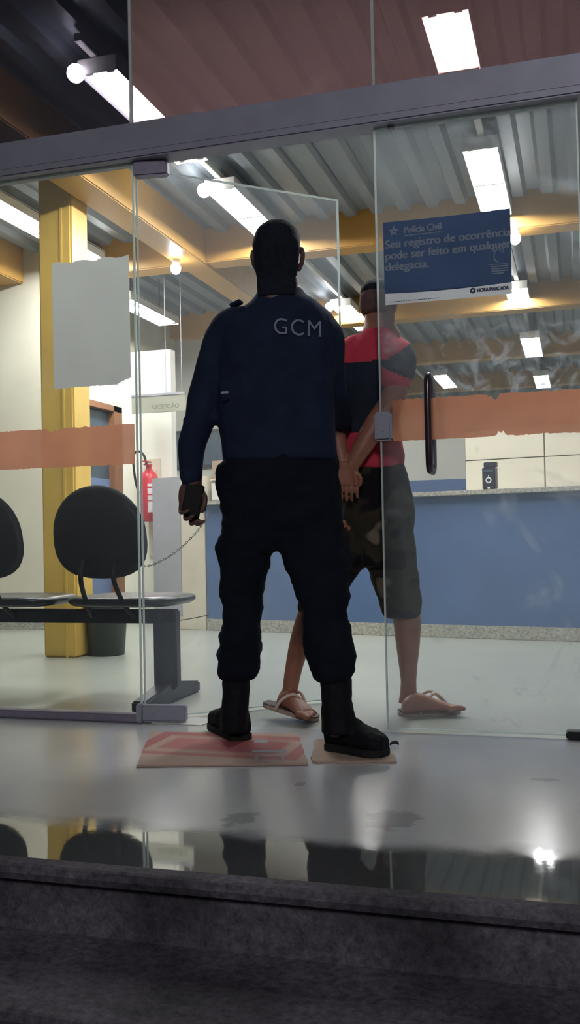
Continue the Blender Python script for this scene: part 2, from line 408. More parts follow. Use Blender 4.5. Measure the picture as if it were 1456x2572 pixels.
# steps: tread with rounded nosing over a riser
def step(name, y0, y1, z0, z1, nose=.03):
    bm = BM()
    prof = [(y0+nose, z0), (y0+nose, z1-.034), (y0, z1-.034), (y0-.006, z1-.018), (y0, z1-.003), (y0+.008, z1), (y1, z1), (y1, z0)]
    prism(bm, [(-9, p[0], p[1]) for p in prof], (15, 0, 0))
    return struct(link(name, bm, M['step']))
step('trim_1', 1.925, 1.972, -.158, .0)
step('trim_2', 1.612, 1.96, -.316, -.158)
step('trim_3', 1.29, 1.65, -.474, -.316)
bm = BM(); box(bm, (-12, -14, -.6), (9, 1.34, -.474)); struct(link('floor_street', bm, M['step']))

# corrugated ceiling with ribs running into the building
CZ = 3.13
bm = BM()
per = .205; prof = []
x = -9.0
while x < 5.0:
    prof += [(x, CZ), (x+.075, CZ), (x+.1, CZ+.045), (x+.18, CZ+.045)]
    x += per
prof.append((5.0, CZ))
A = [bm.verts.new((p[0], G-.02, p[1])) for p in prof]; B = [bm.verts.new((p[0], 17.2, p[1])) for p in prof]
for i in range(len(prof)-1): bm.faces.new((A[i], A[i+1], B[i+1], B[i]))
struct(link('ceiling', bm, M['ceiling']))

bm = BM(); box(bm, (-9.1, G-.06, CZ), (5.1, G+.06, CZ+.7)); struct(link('wall_fascia', bm, M['wall_dim']))
bm = BM(); box(bm, (-9.1, G, CZ+.07), (5.1, 17.3, CZ+.2)); struct(link('ceiling_roof', bm, M['wall_dim']))

def beam(name, a, b):
    bm = BM(); box(bm, a, b, .008); return struct(link(name, bm, M['beam']))
ti = 4
for yb in (7.05, 9.62, 12.2, 14.8):
    beam('trim_%d' % ti, (-9, yb, 2.9), (5, yb+.2, CZ+.06)); ti += 1
beam('trim_%d' % ti, (-2.98, G+.03, 2.885), (-2.76, 16.9, CZ+.055)); ti += 1
beam('trim_%d' % ti, (-4.62, G+.03, 2.88), (-4.38, 7.05, CZ+.055)); ti += 1

# yellow column
cl, cr = at(105, 1652, 'Z', 0), at(192, 1652, 'Z', 0)
bm = BM(); box(bm, (-3.235, 5.36, 0), (-3.0, 5.58, CZ+.05), .012)
box(bm, (-3.08, 5.352, 0), (-3.06, 5.361, CZ), .003)
struct(link('trim_%d' % ti, bm, M['yellow'])); ti += 1

# walls
def wall(name, a, b, m='wall'):
    bm = BM(); box(bm, a, b); return struct(link(name, bm, M[m]))
wall('wall_front_left', (-9, 7.02, 0), (-4.2, 7.14, CZ+.06))
bm = BM()
box(bm, (-4.32, 7.14, 0), (-4.2, 7.7, CZ+.06)); box(bm, (-4.32, 8.46, 0), (-4.2, 9.75, CZ+.06)); box(bm, (-4.32, 7.7, 2.0), (-4.2, 8.46, CZ+.06))
struct(link('wall_left', bm, M['wall']))
wall('wall_back_left', (-4.32, 9.75, 0), (-2.6, 9.87, CZ+.06), 'wall_dim')
bm = BM(); box(bm, (-9, 7.004, 0), (-4.2, 7.02, .09)); struct(link('baseboard_left', bm, M['granite']))
wall('wall_back', (-9, 17.0, 0), (5, 17.2, CZ+.1), 'wall_dim')
wall('wall_right', (4.9, G, 0), (5.05, 17.2, CZ+.1), 'wall')
wall('wall_far_left', (-9.1, G, 0), (-8.95, 17.2, CZ+.1), 'wall')
# low partition behind the counter: blue dado below, pale above
bm = BM(); box(bm, (-2.4, 9.0, 0), (2.6, 9.1, 1.86), mi=0); box(bm, (-2.4, 8.985, 0), (2.6, 9.0, 1.225), mi=1)
struct(link('wall_partition', bm, [M['wall_dim'], M['blue_panel']]))
sa, sb_ = at(309, 1200, 'Y', 7.62), at(433, 1200, 'Y', 7.62)
bm = BM(); box(bm, (sa.x, 7.62, 0), (sb_.x, 7.72, 2.36)); struct(link('wall_stub', bm, M['white_wall']))
# door in the left wall (seen along the wall)
D0 = Vector((-4.2, 0, 0))
bm = BM(); box(bm, (-4.3, 7.7, 0), (-4.185, 7.75, 2.0), .004); box(bm, (-4.3, 8.24, 0), (-4.185, 8.46, 2.0), .004); box(bm, (-4.3, 7.7, 1.94), (-4.185, 8.46, 2.0), .004)
d3 = struct(link('door_3', bm, M['wood']))
bm = BM(); box(bm, (-4.27, 7.75, .01), (-4.24, 8.24, 1.3)); link('door_panel', bm, M['blue_door'], d3)
bm = BM(); box(bm, (-4.265, 7.75, 1.3), (-4.245, 8.24, 1.94)); link('door_window', bm, M['screen'], d3)

# ------------------------------------------------------------------ GLASS FRONT
Z0h, Z1h = 2.25, 2.395
def gl(x, y): return at(x, y, 'Y', G)
bm = BM(); box(bm, (-9, G-.05, Z0h), (5, G+.05, Z1h), .006)
box(bm, (-9, G-.052, Z0h+.03), (5, G-.045, Z0h+.036)); 
hd = struct(link('trim_%d' % ti, bm, M['alu'])); ti += 1
XL, XR, XR2 = -1.685, -.695, .035
def pane(bm, x0, x1, z0, z1, y=G, t=.01):
    """pane: two faces of glass, bright polished edges"""
    vs = box(bm, (x0, y-t/2, z0), (x1, y+t/2, z1))
    for f in bm.faces:
        if abs(f.normal.y) < .5: f.material_index = 1
    e = .0045                                                 # polished bevels catching the light
    for (a, b) in (((x0-.001, z0), (x0+e, z1)), ((x1-e, z0), (x1+.001, z1)), ((x0, z1-e), (x1, z1+.0005)), ((x0, z0-.0005), (x1, z0+e))):
        box(bm, (a[0], y-t/2-.0006, a[1]), (b[0], y+t/2+.0006, b[1]), mi=1)
bm = BM(); pane(bm, -5.2, XL, .02, Z0h); w1 = struct(link('window_1', bm, [M['clear'], M['edge']]))
bm = BM(); box(bm, (-9, G-.025, .002), (XL-.01, G+.025, .034), .004); link('bottom_rail', bm, M['alu_dark'], w1)
for k, (a, b, mm) in enumerate(((-5.2, -1.69, 'smoke'), (-1.687, -.692, 'bronze'), (-.689, .7, 'bronze'), (.703, 4.9, 'bronze'))):
    bm = BM(); pane(bm, a, b, Z1h, CZ+.0)
    struct(link('window_%d' % (k+2), bm, [M[mm], M['edge']]))
bm = BM(); pane(bm, XR2+.012, 2.0, .03, Z0h); w6 = struct(link('window_6', bm, [M['clear'], M['edge']]))
bm = BM(); box(bm, (-.06, G-.03, .004), (2.0, G+.03, .03), .004); link('bottom_rail', bm, M['black_plastic'], w6)
# closed right leaf
bm = BM(); pane(bm, XR, XR2, .012, Z0h-.004); d2 = struct(link('door_2', bm, [M['hazy'], M['edge']]))
h0, h1 = gl(1075, 950), gl(1086, 1180)
bm = BM()
hx = (h0.x+h1.x)/2
tube(bm, smooth_path([(hx, G-.006, h0.z), (hx, G-.035, h0.z+.004), (hx, G-.055, h0.z-.03), (hx, G-.058, (h0.z+h1.z)/2), (hx, G-.055, h1.z+.03), (hx, G-.035, h1.z-.004), (hx, G-.006, h1.z)]), .0125, 12)
tube(bm, smooth_path([(hx, G+.006, h0.z), (hx, G+.035, h0.z+.004), (hx, G+.055, h0.z-.03), (hx, G+.058, (h0.z+h1.z)/2), (hx, G+.055, h1.z+.03), (hx, G+.035, h1.z-.004), (hx, G+.006, h1.z)]), .0125, 12)
link('door_handle', bm, M['steel'], d2, True)
a, b = gl(941, 1037), gl(986, 1107)
bm = BM(); box(bm, (a.x, G-.022, b.z), (b.x, G+.022, a.z), .008); cyl(bm, ((a.x+b.x)/2, G-.024, (a.z+b.z)/2-.01), .009, .004, 16, Vector((0, 1, 0)))
link('door_lock', bm, M['alu'], d2)
bm = BM(); q = gl(981, 318); box(bm, (q.x-.012, G-.012, Z0h-.012), (q.x+.012, G+.012, Z0h+.002), .003); link('door_stop', bm, M['alu_dark'], d2)
# open left leaf
hinge = Vector((XL+.012, G, 0)); free = at(875, 1758, 'Z', 0)
dv = (free-hinge); dv.z = 0; LW = dv.length; ang = math.atan2(dv.y, dv.x)
T = Matrix.Translation(hinge) @ Matrix.Rotation(ang, 4, 'Z')
bm = BM(); pane(bm, 0, LW, .012, Z0h-.02, 0, .01); bmesh.ops.transform(bm, matrix=T, verts=bm.verts[:])
d1 = struct(link('door_1', bm, [M['leaf_glass'], M['edge']]))
bm = BM(); box(bm, (-.008, -.022, .006), (.17, .022, .07), .006)
box(bm, (-.03, -.026, .002), (-.004, .026, .075), .005)
for xx in (.04, .12): cyl(bm, (xx, -.0225, .035), .007, -.003, 12, Vector((0, 1, 0)))
bmesh.ops.transform(bm, matrix=Matrix.Translation(hinge) @ Matrix.Rotation(ang*.2, 4, 'Z'), verts=bm.verts[:]); link('bottom_hinge', bm, M['alu'], d1)
bm = BM(); box(bm, (-.006, -.022, Z0h-.062), (.135, .022, Z0h+.002), .006); bmesh.ops.transform(bm, matrix=Matrix.Translation(hinge) @ Matrix.Rotation(ang*.2, 4, 'Z'), verts=bm.verts[:]); link('top_hinge', bm, M['alu_dark'], d1)

# ------------------------------------------------------------------ LIGHT FIXTURES
def fixture(x, y0, y1, z, label, w=.21, glare=False):
    t = thing('ceiling_light', (x, (y0+y1)/2, z+.07), label, 'ceiling light', 'fluorescent ceiling lights in rows')
    bm = BM()                                                 # tray: sloped sides open below
    for sgn in (-1, 1):
        prism(bm, [(x+sgn*w/2, y0, z), (x+sgn*(w/2-.004), y0, z), (x+sgn*.05, y0, z+.06), (x+sgn*.05, y0, z+.066), (x+sgn*(w/2), y0, z+.066)], (0, y1-y0, 0))
    box(bm, (x-w/2, y0, z+.06), (x+w/2, y1, z+.072))
    for yy in (y0-.012, y1): box(bm, (x-w/2, yy, z-.004), (x+w/2, yy+.012, z+.072), .003)
    link('housing', bm, M['white_enamel'], t)
    for sgn in (-1, 1):
        bm = BM(); cyl(bm, (x+sgn*.057, y0+.03, z+.024), .0165, y1-y0-.06, 12, Vector((0, 1, 0)))
        link('fluorescent_tube', bm, M['tube'], t, True)
    for sgn in (-1, 1):
        for yy in (y0, y1-.03):
            bm = BM(); box(bm, (x+sgn*.057-.02, yy, z+.004), (x+sgn*.057+.02, yy+.03, z+.05), .003); link('lamp_holder', bm, M['white_enamel'], t)
    bm = BM(); box(bm, (x-w/2+.01, (y0+y1)/2-.012, z+.001), (x+w/2-.01, (y0+y1)/2+.012, z+.012), .002)
    link('cross_brace', bm, M['white_enamel'], t)
    for yy in (y0+.2, y1-.2):
        bm = BM(); cyl(bm, (x, yy, z+.07), .008, CZ-z-.06, 8); link('hanger', bm, M['alu_dark'], t)
    if glare:
        bm = BM(); sphere(bm, (x-w/2+.005, y0-.035, z-.005), .045); link('glare_blob', bm, M['glare'], t, True)  # glowing sphere added to imitate the flare at the tubes' near end
    return t
LIGHTS = [(-2.175, 4.17, 5.35, 3.0, 'double tube ceiling light above the header, its end glare seen through the dark pane', True),
 (-2.18, 5.85, 7.04, 3.0, 'ceiling light with white housing directly above left of the officer\'s head', True),
 (-2.2, 9.25, 10.45, 3.0, 'ceiling light between the officer\'s shoulder and the second man\'s head', True),
 (-.5, 4.18, 5.3, 3.0, 'ceiling light seen through the tinted glass above the header at right', False),
 (-.5, 5.75, 7.0, 3.0, 'bright ceiling light hanging directly above the blue police poster', False),
 (-.5, 9.2, 10.1, 3.0, 'ceiling light peeking out at the lower right corner of the blue police poster', True),
 (-.46, 10.9, 12.1, 2.86, 'ceiling light hanging below right of the blue police poster', False),
 (-.44, 13.6, 14.8, 2.86, 'small distant ceiling light just above the orange strip at right', False),
 (-3.72, 5.5, 7.0, 3.0, 'ceiling light on the far left passing behind the yellow column', False),
 (-3.66, 7.35, 8.35, 2.75, 'ceiling light left of the officer\'s shoulder above the bright wall', True),
 (-1.75, 13.0, 14.2, 2.86, 'distant ceiling light glaring beside the metal door handle', False)]
for a in LIGHTS: fixture(*a[:4], a[4], .21, a[5])
def glare_spot(x, y, z, label):  # glowing sphere and base added under a beam to imitate lamp glare
    t = thing('beam_glare', (x, y, z+.06), label, 'lamp', 'added lamp glare spots under the beams')
    bm = BM(); cyl(bm, (x, y, z+.03), .03, .04, 16); link('glare_base', bm, M['white_enamel'], t)
    bm = BM(); sphere(bm, (x, y, z), .04, .04, .045); link('glare_blob', bm, M['glare'], t, True)
q = at(441, 668, 'Z', 2.835); glare_spot(q.x, q.y, 2.815, 'bare bulb glaring under the yellow beam left of the officer\'s head')
q = at(1293, 592, 'Z', 2.85); glare_spot(q.x, q.y, 2.83, 'added glowing blob for lamp glare under the beam right of the blue police poster')
# steel conduits hung under the ceiling along the light rows
def conduit(x, y0, y1, z, label):
    bm = BM(); box(bm, (x-.019, y0, z), (x+.019, y1, z+.038), .003)
    for yy in np.arange(y0+.5, y1, 1.2): cyl(bm, (x, yy, z+.03), .004, CZ-z-.02, 6)
    tag(link('conduit', bm, M['white_enamel']), label, 'conduit')
conduit(-.49, 4.0, 15.5, 3.075, 'white conduit linking the right row of ceiling lights')
conduit(-2.19, 4.0, 15.5, 3.075, 'white conduit linking the left row of ceiling lights')

# ------------------------------------------------------------------ COUNTER
cA, cB = Vector((-2.82, 7.1, 0)), Vector((1.6, 6.28, 0))
cd = (cB-cA).normalized(); CL = (cB-cA).length; cang = math.atan2(cd.y, cd.x)
TC = Matrix.Translation(cA) @ Matrix.Rotation(cang, 4, 'Z')
ctr = thing('reception_counter', cA, 'long blue reception counter with grey granite top behind the two men', 'counter')
def part(name, m, parent, fn, T=TC, smooth=False):
    bm = BM(); fn(bm); bmesh.ops.transform(bm, matrix=T, verts=bm.verts[:]); return link(name, bm, m, parent, smooth)
part('countertop', M['granite'], ctr, lambda b: box(b, (0, -.06, .985), (CL, .42, 1.018), .004))
fp = part('front_panel', M['blue_panel'], ctr, lambda b: box(b, (.0, 0, .09), (CL, .3, .985)))
for zz in (.405, .695): part('seam', M['seam'], fp, lambda b: box(b, (.0, -.002, zz), (CL, .001, zz+.006)))
part('counter_base', M['granite'], ctr, lambda b: box(b, (0, -.012, 0), (CL, .3, .09), .003))
# tiled wall standing at the back of the counter
tx0 = 1.99
def tw(b):
    box(b, (tx0, .43, 0), (CL, .55, 1.475), mi=1)
    x = tx0
    for i in range(4):
        for (z0, z1) in ((1.022, 1.252), (1.258, 1.472)):
            box(b, (x+.004, .422, z0), (min(x+.575, CL), .44, z1), .002, mi=0)
        x += .58
struct(part('wall_tiled', [M['tile'], M['grout']], None, tw))
# ticket dispenser
pd = at(1230, 1220, 'Y', 6.66)
td = thing('telephone', (pd.x, pd.y, 1.018), 'dark desk device with a white ring emblem standing on the counter', 'telephone')
TD = Matrix.Translation((pd.x, pd.y, 1.018)) @ Matrix.Rotation(cang, 4, 'Z')
def tdb(b): box(b, (-.045, -.03, 0), (.045, .04, .15), .006); 
part('body', M['bench_metal'], td, tdb, TD)
part('top_flap', M['bench_metal'], td, lambda b: box(b, (-.038, -.012, .15), (.05, .03, .186), .004), TD)
part('display', M['screen'], td, lambda b: box(b, (-.034, -.034, .118), (.034, -.029, .134), .001), TD)
def ringm(b):
    a_, b_ = Vector((1, 0, 0)), Vector((0, 0, 1)); c = Vector((0, -.032, .062)); n = 24
    for k in range(n):
        t0, t1 = 2*PI*k/n, 2*PI*(k+1)/n
        f = lambda r, t: c+a_*r*math.cos(t)+b_*r*math.sin(t)
        poly(b, (f(.012, t0), f(.021, t0), f(.021, t1), f(.012, t1)))
def mark_m(b):
    poly(b, ((-.003, -.032, .083), (.003, -.032, .083), (.003, -.032, .095), (-.003, -.032, .095)))
def dot_m(b):
    poly(b, ((-.008, -.032, .003), (.008, -.032, .003), (.008, -.032, .018), (-.008, -.032, .018)))
part('ring_emblem', M['white_paper'], td, ringm, TD); part('emblem_stem', M['white_paper'], td, mark_m, TD); part('emblem_dot', M['white_paper'], td, dot_m, TD)

# tall cabinet at the left end of the counter
g0, g1, g2 = at(372, 1572, 'Z', 0), at(452, 1580, 'Z', 0), at(523, 1583, 'Z', 0)
cab = thing('cabinet', Vector((-3.05, 7.25, 0)), 'tall grey and cream cabinet beside the left end of the blue counter', 'cabinet')
TB = Matrix.Translation((-2.83, 7.1, 0)) @ Matrix.Rotation(cang, 4, 'Z')
part('cream_side', M['cab_cream'], cab, lambda b: box(b, (-.225, 0, 0), (-.004, .34, 1.22), .004), TB)
part('grey_door', M['cab_grey'], cab, lambda b: box(b, (-.50, .0, .11), (-.226, .34, 1.222), .004), TB)
part('cabinet_foot', M['cab_cream'], cab, lambda b: box(b, (-.49, .01, 0), (-.226, .33, .11), .003), TB)
def cable(pts, r, m, name, label, cat, k=8):
    bm = BM(); tube(bm, smooth_path(pts, k), r, 6); return tag(link(name, bm, m, None, True), label, cat)
cable([at(448, 1559, 'Y', 7.11), at(485, 1553, 'Y', 7.06), at(523, 1545, 'Y', 7.03)], .004, M['hose'], 'power_cable', 'thin dark cable running along the foot of the cream cabinet', 'cable')

# chain drooping in front of the cabinet
def chain():
    pts = smooth_path([at(330, 1416, 'Y', 6.75), at(372, 1421, 'Y', 6.78), at(410, 1406, 'Y', 6.82), at(450, 1379, 'Y', 6.86), at(490, 1340, 'Y', 6.9), at(528, 1290, 'Y', 6.95)], 30)
    L_ = [0.0]
    for i in range(1, len(pts)): L_.append(L_[-1]+(pts[i]-pts[i-1]).length)
    root = thing('barrier_chain', pts[-1], 'thin metal chain drooping in front of the grey cabinet', 'chain')
    s = 0; k = 0
    bm = BM()
    pitch = .021
    while s+.024 < L_[-1]:
        i = next(j for j in range(len(L_)) if L_[j] >= s); d = (pts[min(i+1, len(pts)-1)]-pts[max(i-1, 0)]).normalized()
        a, b = frame_of(d); side = a if k % 2 else b
        c = pts[i]+d*.012
        lp = []
        for q in range(13):
            t = 2*PI*q/12; lp.append(c+d*.0135*math.cos(t)+side*.0065*math.sin(t))
        tube(bm, lp, .0026, 5, round_ends=False)
        s += pitch; k += 1
    o = link('chain_links', bm, M['chain'], root, True)
chain()

# things behind the officer on the left end of the counter
pb = at(536, 1226, 'Y', 7.3)
TBX = Matrix.Translation(TC @ Vector((.225, .16, 1.018))) @ Matrix.Rotation(cang, 4, 'Z')
b1 = thing('printer', TBX.translation, 'white box shaped printer on the counter behind the officer\'s left hand', 'printer')
part('body', M['white_paper'], b1, lambda b: box(b, (-.2, -.12, 0), (.2, .14, .155), .012), TBX)
part('lid', M['cab_cream'], b1, lambda b: box(b, (-.205, -.125, .158), (.205, .145, .175), .006), TBX)
b2 = thing('cardboard_box', TBX @ Vector((0, 0, .175)), 'tan cardboard box on top of the white printer', 'box')
part('carton', M['card'], b2, lambda b: box(b, (-.19, -.11, .176), (.19, .12, .32), .004), TBX)
part('packing_tape', M['tan'], b2, lambda b: box(b, (-.02, -.112, .19), (.02, -.109, .3205)), TBX)
sc1 = thing('monitor', TC @ Vector((.70, .3, 1.018)), 'grey computer monitor behind the officer\'s waist on the counter', 'monitor')
TM = Matrix.Translation(TC @ Vector((.66, .34, 1.018))) @ Matrix.Rotation(cang, 4, 'Z')
part('screen', M['screen'], sc1, lambda b: box(b, (-.17, -.015, .34), (.25, .02, .56), .006), TM)
part('stand', M['cab_grey'], sc1, lambda b: (box(b, (-.02, -.01, .01), (.1, .02, .36), .004), box(b, (-.08, -.06, 0), (.16, .08, .012), .003)), TM)

# frames and boards on the pale back wall at left
bdA, bdB = at(434, 1083, 'Y', 9.7), at(475, 1178, 'Y', 9.7)
nb = thing('notice_board', (bdA.x+.2, 9.74, bdB.z), 'dark framed board on the pale back wall beside the officer\'s sleeve', 'board')
bm = BM(); box(bm, (bdA.x, 9.715, bdB.z), (bdB.x+.6, 9.745, bdA.z), .006); link('board_frame', bm, M['bin'], nb)
bm = BM(); box(bm, (bdA.x+.04, 9.708, bdB.z+.04), (bdB.x+.56, 9.716, bdA.z-.04), .001); link('board_face', bm, M['screen'], nb)

# hanging acrylic sign
s0, s1 = at(331, 993, 'Y', 7.3), at(466, 1032, 'Y', 7.3)
hs = thing('hanging_sign', ((s0.x+s1.x)/2, 7.3, s1.z), 'pale hanging sign with grey letters in front of the bright left wall', 'sign')
bm = BM(); box(bm, (s0.x, 7.29, s1.z+.0), (s1.x, 7.31, s0.z), .002); link('sign_panel', bm, M['sign_face'], hs)
bm = BM(); box(bm, (s0.x, 7.285, s0.z-.02), (s1.x, 7.315, s0.z), .002); link('sign_rail', bm, M['cab_grey'], hs)
bm = BM()
for xx in (s0.x+.31, s1.x-.03): cyl(bm, (xx, 7.3, s0.z-.003), .003, CZ-s0.z, 6)
link('hanging_rod', bm, M['cab_grey'], hs)
bm = BM(); text_bm(bm, 'RECEPÇÃO', .05, Matrix.Translation((s0.x+.18, 7.288, s1.z+.03)) @ Matrix.Rotation(PI/2, 4, 'X')); link('sign_lettering', bm, M['sign_ink'], hs)

# notice sheets by the door on the left wall
for (za, zb, ya, yb, lab) in ((1.02, 1.3, 7.3, 7.58, 'white paper notice on the left wall beside the yellow column'), (1.56, 1.86, 7.25, 7.6, 'pale upper notice sheet on the left wall above the orange strip')):
    bm = BM(); box(bm, (-4.2, ya, za), (-4.19, yb, zb), .001)
    tag(link('paper_notice', bm, M['white_paper']), lab, 'notice')

# fire extinguisher on the end of the left wall
ec = at(375, 1245, 'Y', 7.5); es = (at(375, 1180, 'Y', 7.5).z-at(375, 1310, 'Y', 7.5).z)
ex = thing('fire_extinguisher', (ec.x, 7.5, ec.z-es/2), 'red fire extinguisher hanging beside the grey cabinet', 'fire extinguisher')
R_ = (at(398, 1245, 'Y', 7.5).x-at(354, 1245, 'Y', 7.5).x)/2*.96; zb = ec.z-es/2
ax, bx_ = Vector((1, 0, 0)), Vector((0, 1, 0))
prof = [(0, .86), (.015, 1), (.2, 1), (es*.82, 1), (es*.9, .9), (es*.96, .6), (es, .38), (es+.01, .33)]
bm = BM(); loft(bm, [ring((ec.x, 7.5, zb+z), ax*R_*r, bx_*R_*r, 24) for z, r in prof]); link('cylinder', bm, M['red'], ex, True)
bm = BM(); cyl(bm, (ec.x, 7.5, zb+es), R_*.3, .05, 12); box(bm, (ec.x-.02, 7.43, zb+es+.035), (ec.x+.02, 7.53, zb+es+.05), .003); box(bm, (ec.x-.014, 7.4, zb+es+.06), (ec.x+.014, 7.53, zb+es+.072), .003)
link('valve', bm, M['red'], ex)
bm = BM(); tube(bm, smooth_path([(ec.x-.02, 7.5, zb+es+.04), (ec.x-.035, 7.47, zb+es+.13), (ec.x-.09, 7.46, zb+es+.16), (ec.x-.13, 7.47, zb+es+.1), (ec.x-.12, 7.48, zb+es-.08), (ec.x-.09, 7.48, zb+.25)]), .01, 8); link('hose', bm, M['hose'], ex, True)
bm = BM()
def lab(z0, z1, t0, t1):
    n = 8
    for k in range(n):
        a0, a1 = t0+(t1-t0)*k/n, t0+(t1-t0)*(k+1)/n
        q = lambda t, z: (ec.x+math.cos(t)*R_*1.012, 7.5+math.sin(t)*R_*1.012, z)
        poly(bm, (q(a0, z0), q(a1, z0), q(a1, z1), q(a0, z1)))
for z0, z1 in ((.09, .2), (.21, .26), (.275, .33), (.35, .375)): lab(zb+z0*es/.52*1.0, zb+z1*es/.52, -PI*.42, -PI*.12)
link('label', bm, M['label'], ex)
bm = BM(); box(bm, (ec.x-.03, 7.5+R_, zb+es*.6), (ec.x+.03, 7.5+R_+.03, zb+es), .004); box(bm, (ec.x-.06, 7.5+R_+.02, zb-.3), (ec.x+.06, 7.6195, zb+es+.1), .004); link('wall_bracket', bm, M['cab_cream'], ex)

# ------------------------------------------------------------------ WAITING BENCH
BY = 3.98
bA, bB = at(420, 1530, 'Y', BY), at(420, 1565, 'Y', BY)
lg0, lg1 = at(391, 1650, 'Y', BY), at(449, 1650, 'Y', BY)
bn = thing('waiting_bench', (-2.4, BY, 0), 'black beam bench with two oval backrests behind the left glass pane', 'bench')
bm = BM(); box(bm, (-4.3, BY-.03, bB.z), (lg1.x-.005, BY+.03, bA.z), .006); link('beam', bm, M['black_plastic'], bn)
bm = BM(); box(bm, (lg0.x, BY-.03, .06), (lg1.x, BY+.03, bA.z-.002), .01); box(bm, (lg0.x+.03, BY-.036, .06), (lg0.x+.05, BY-.029, bA.z-.01), .003); link('leg', bm, M['bench_metal'], bn)
lx = (lg0.x+lg1.x)/2
bm = BM()
prism(bm, [(lx-.035, BY-.3, .0), (lx-.035, BY+.3, .0), (lx-.035, BY+.3, .05), (lx-.035, BY+.05, .085), (lx-.035, BY-.05, .085), (lx-.035, BY-.3, .05)], (.07, 0, 0))
bmesh.ops.bevel(bm, geom=bm.edges[:], offset=.008, segments=2, affect='EDGES')
link('foot', bm, M['bench_metal'], bn)
bm = BM(); box(bm, (lx-2.0, BY-.03, .06), (lx-1.92, BY+.03, bA.z-.002), .01); link('leg', bm, M['bench_metal'], bn)
bm = BM(); box(bm, (lx-2.0, BY-.3, 0), (lx-1.92, BY+.3, .07), .01); link('foot', bm, M['bench_metal'], bn)
def shell(bm, cx, cyy, cz, w, h, tilt, thick, e=2.6, cup=.03):
    """cupped rounded shell (backrest) seen from behind"""
    nr, na = 7, 36; F = []
    for side in (0, 1):
        rows = []
        for i in range(nr+1):
            r = i/nr; rr = []
            for k in range(na):
                t = 2*PI*k/na; x_, z_ = math.cos(t), math.sin(t)
                ee = e if z_ < 0 else 2.1
                x_ = math.copysign(abs(x_)**(2/ee), x_); z_ = math.copysign(abs(z_)**(2/ee), z_)
                X_ = x_*w/2*r*(1 - .06*z_*r); Z_ = z_*h/2*r
                yy = cup*r*r + (thick*math.sqrt(max(0, 1-r**4)) if side else -.3*thick*math.sqrt(max(0, 1-r**4)))
                rr.append(Vector((cx+X_, cyy+yy+Z_*math.tan(tilt), cz+Z_)))
            rows.append(rr)
        F.append(rows)
    V0 = [[bm.verts.new(p) for p in rr] for rr in F[0][1:]]; c0 = bm.verts.new(F[0][0][0])
    V1 = [[bm.verts.new(p) for p in rr] for rr in F[1][1:]]; c1 = bm.verts.new(F[1][0][0])
    for V, c in ((V0, c0), (V1, c1)):
        for k in range(na): bm.faces.new((c, V[0][k], V[0][(k+1) % na]))
        for i in range(len(V)-1):
            for k in range(na): bm.faces.new((V[i][k], V[i][(k+1) % na], V[i+1][(k+1) % na], V[i+1][k]))
    for k in range(na): bm.faces.new((V0[-1][k], V0[-1][(k+1) % na], V1[-1][(k+1) % na], V1[-1][k]))
SBY = BY-.17
q0, q1, qt, qb = at(125, 1350, 'Y', SBY), at(360, 1350, 'Y', SBY), at(240, 1219, 'Y', SBY), at(240, 1455, 'Y', SBY)
bw, bh, bcx, bcz = q1.x-q0.x, qt.z-qb.z, (q0.x+q1.x)/2, (qt.z+qb.z)/2
pitch_x = .615
sA, sB = at(176, 1505, 'Y', BY), at(455, 1505, 'Y', BY)
for k in range(3):
    ox = -k*pitch_x
    bm = BM(); shell(bm, bcx+ox, SBY, bcz, bw, bh, -.16, .03, 2.7)
    bk = link('backrest', bm, M['black_plastic'], bn, True)
    bm = BM(); sphere(bm, (bcx+ox+.0, SBY-.004, bcz), .07, .012, .08); link('back_boss', bm, M['black_plastic'], bk, True)
    for dx in (-.075, .085):
        bm = BM(); tube(bm, smooth_path([(bcx+ox+dx*.95, SBY+.02, bcz-bh*.3), (bcx+ox+dx, SBY-.005, bcz-bh/2), (bcx+ox+dx*1.15, BY-.1, sA.z-.02), (bcx+ox+dx*1.3, BY-.03, bA.z-.03)]), (.011), 10)
        link('back_bar', bm, M['black_plastic'], bn, True)
    bm = BM()
    sx0, sx1 = sA.x+ox, sB.x+ox - (.0 if k == 0 else .0)
    rows = []
    cxs, ws = (sx0+sx1)/2, (sx1-sx0)/2
    for z_, s_ in ((-.032, .8), (-.026, .93), (-.012, 1.0), (.004, 1.0), (.012, .95), (.016, .8), (.011, .68)):
        rows.append(ring((cxs, BY+.08, sA.z+z_), Vector((ws*s_, 0, 0)), Vector((0, .21*s_, 0)), 36, 3.4))
    loft(bm, rows); link('seat', bm, M['black_vinyl'], bn, True)

# waste bin
bb, bt = at(247, 1652, 'Z', 0), None
byy = 5.1; bl, br, tz = at(197, 1640, 'Y', byy), at(291, 1640, 'Y', byy), at(245, 1490, 'Y', byy).z
bb = at(246, 1650, 'Z', 0)
rad_ = .118
bn2 = thing('waste_bin', (bb.x, bb.y+rad_, 0), 'dark green plastic waste bin on the floor beside the yellow column', 'bin')
cx_, cyb = bb.x, bb.y+rad_
bm = BM(); n = 28
def rg(z, r): return ring((cx_, cyb, z), Vector((r, 0, 0)), Vector((0, r, 0)), n)
loft(bm, [rg(.0, rad_*.93), rg(.01, rad_*.96), rg(.3, rad_*1.14), rg(.31, rad_*1.2), rg(.33, rad_*1.2), rg(.33, rad_*1.1), rg(.02, rad_*.9)]); link('bucket', bm, M['bin'], bn2, True)

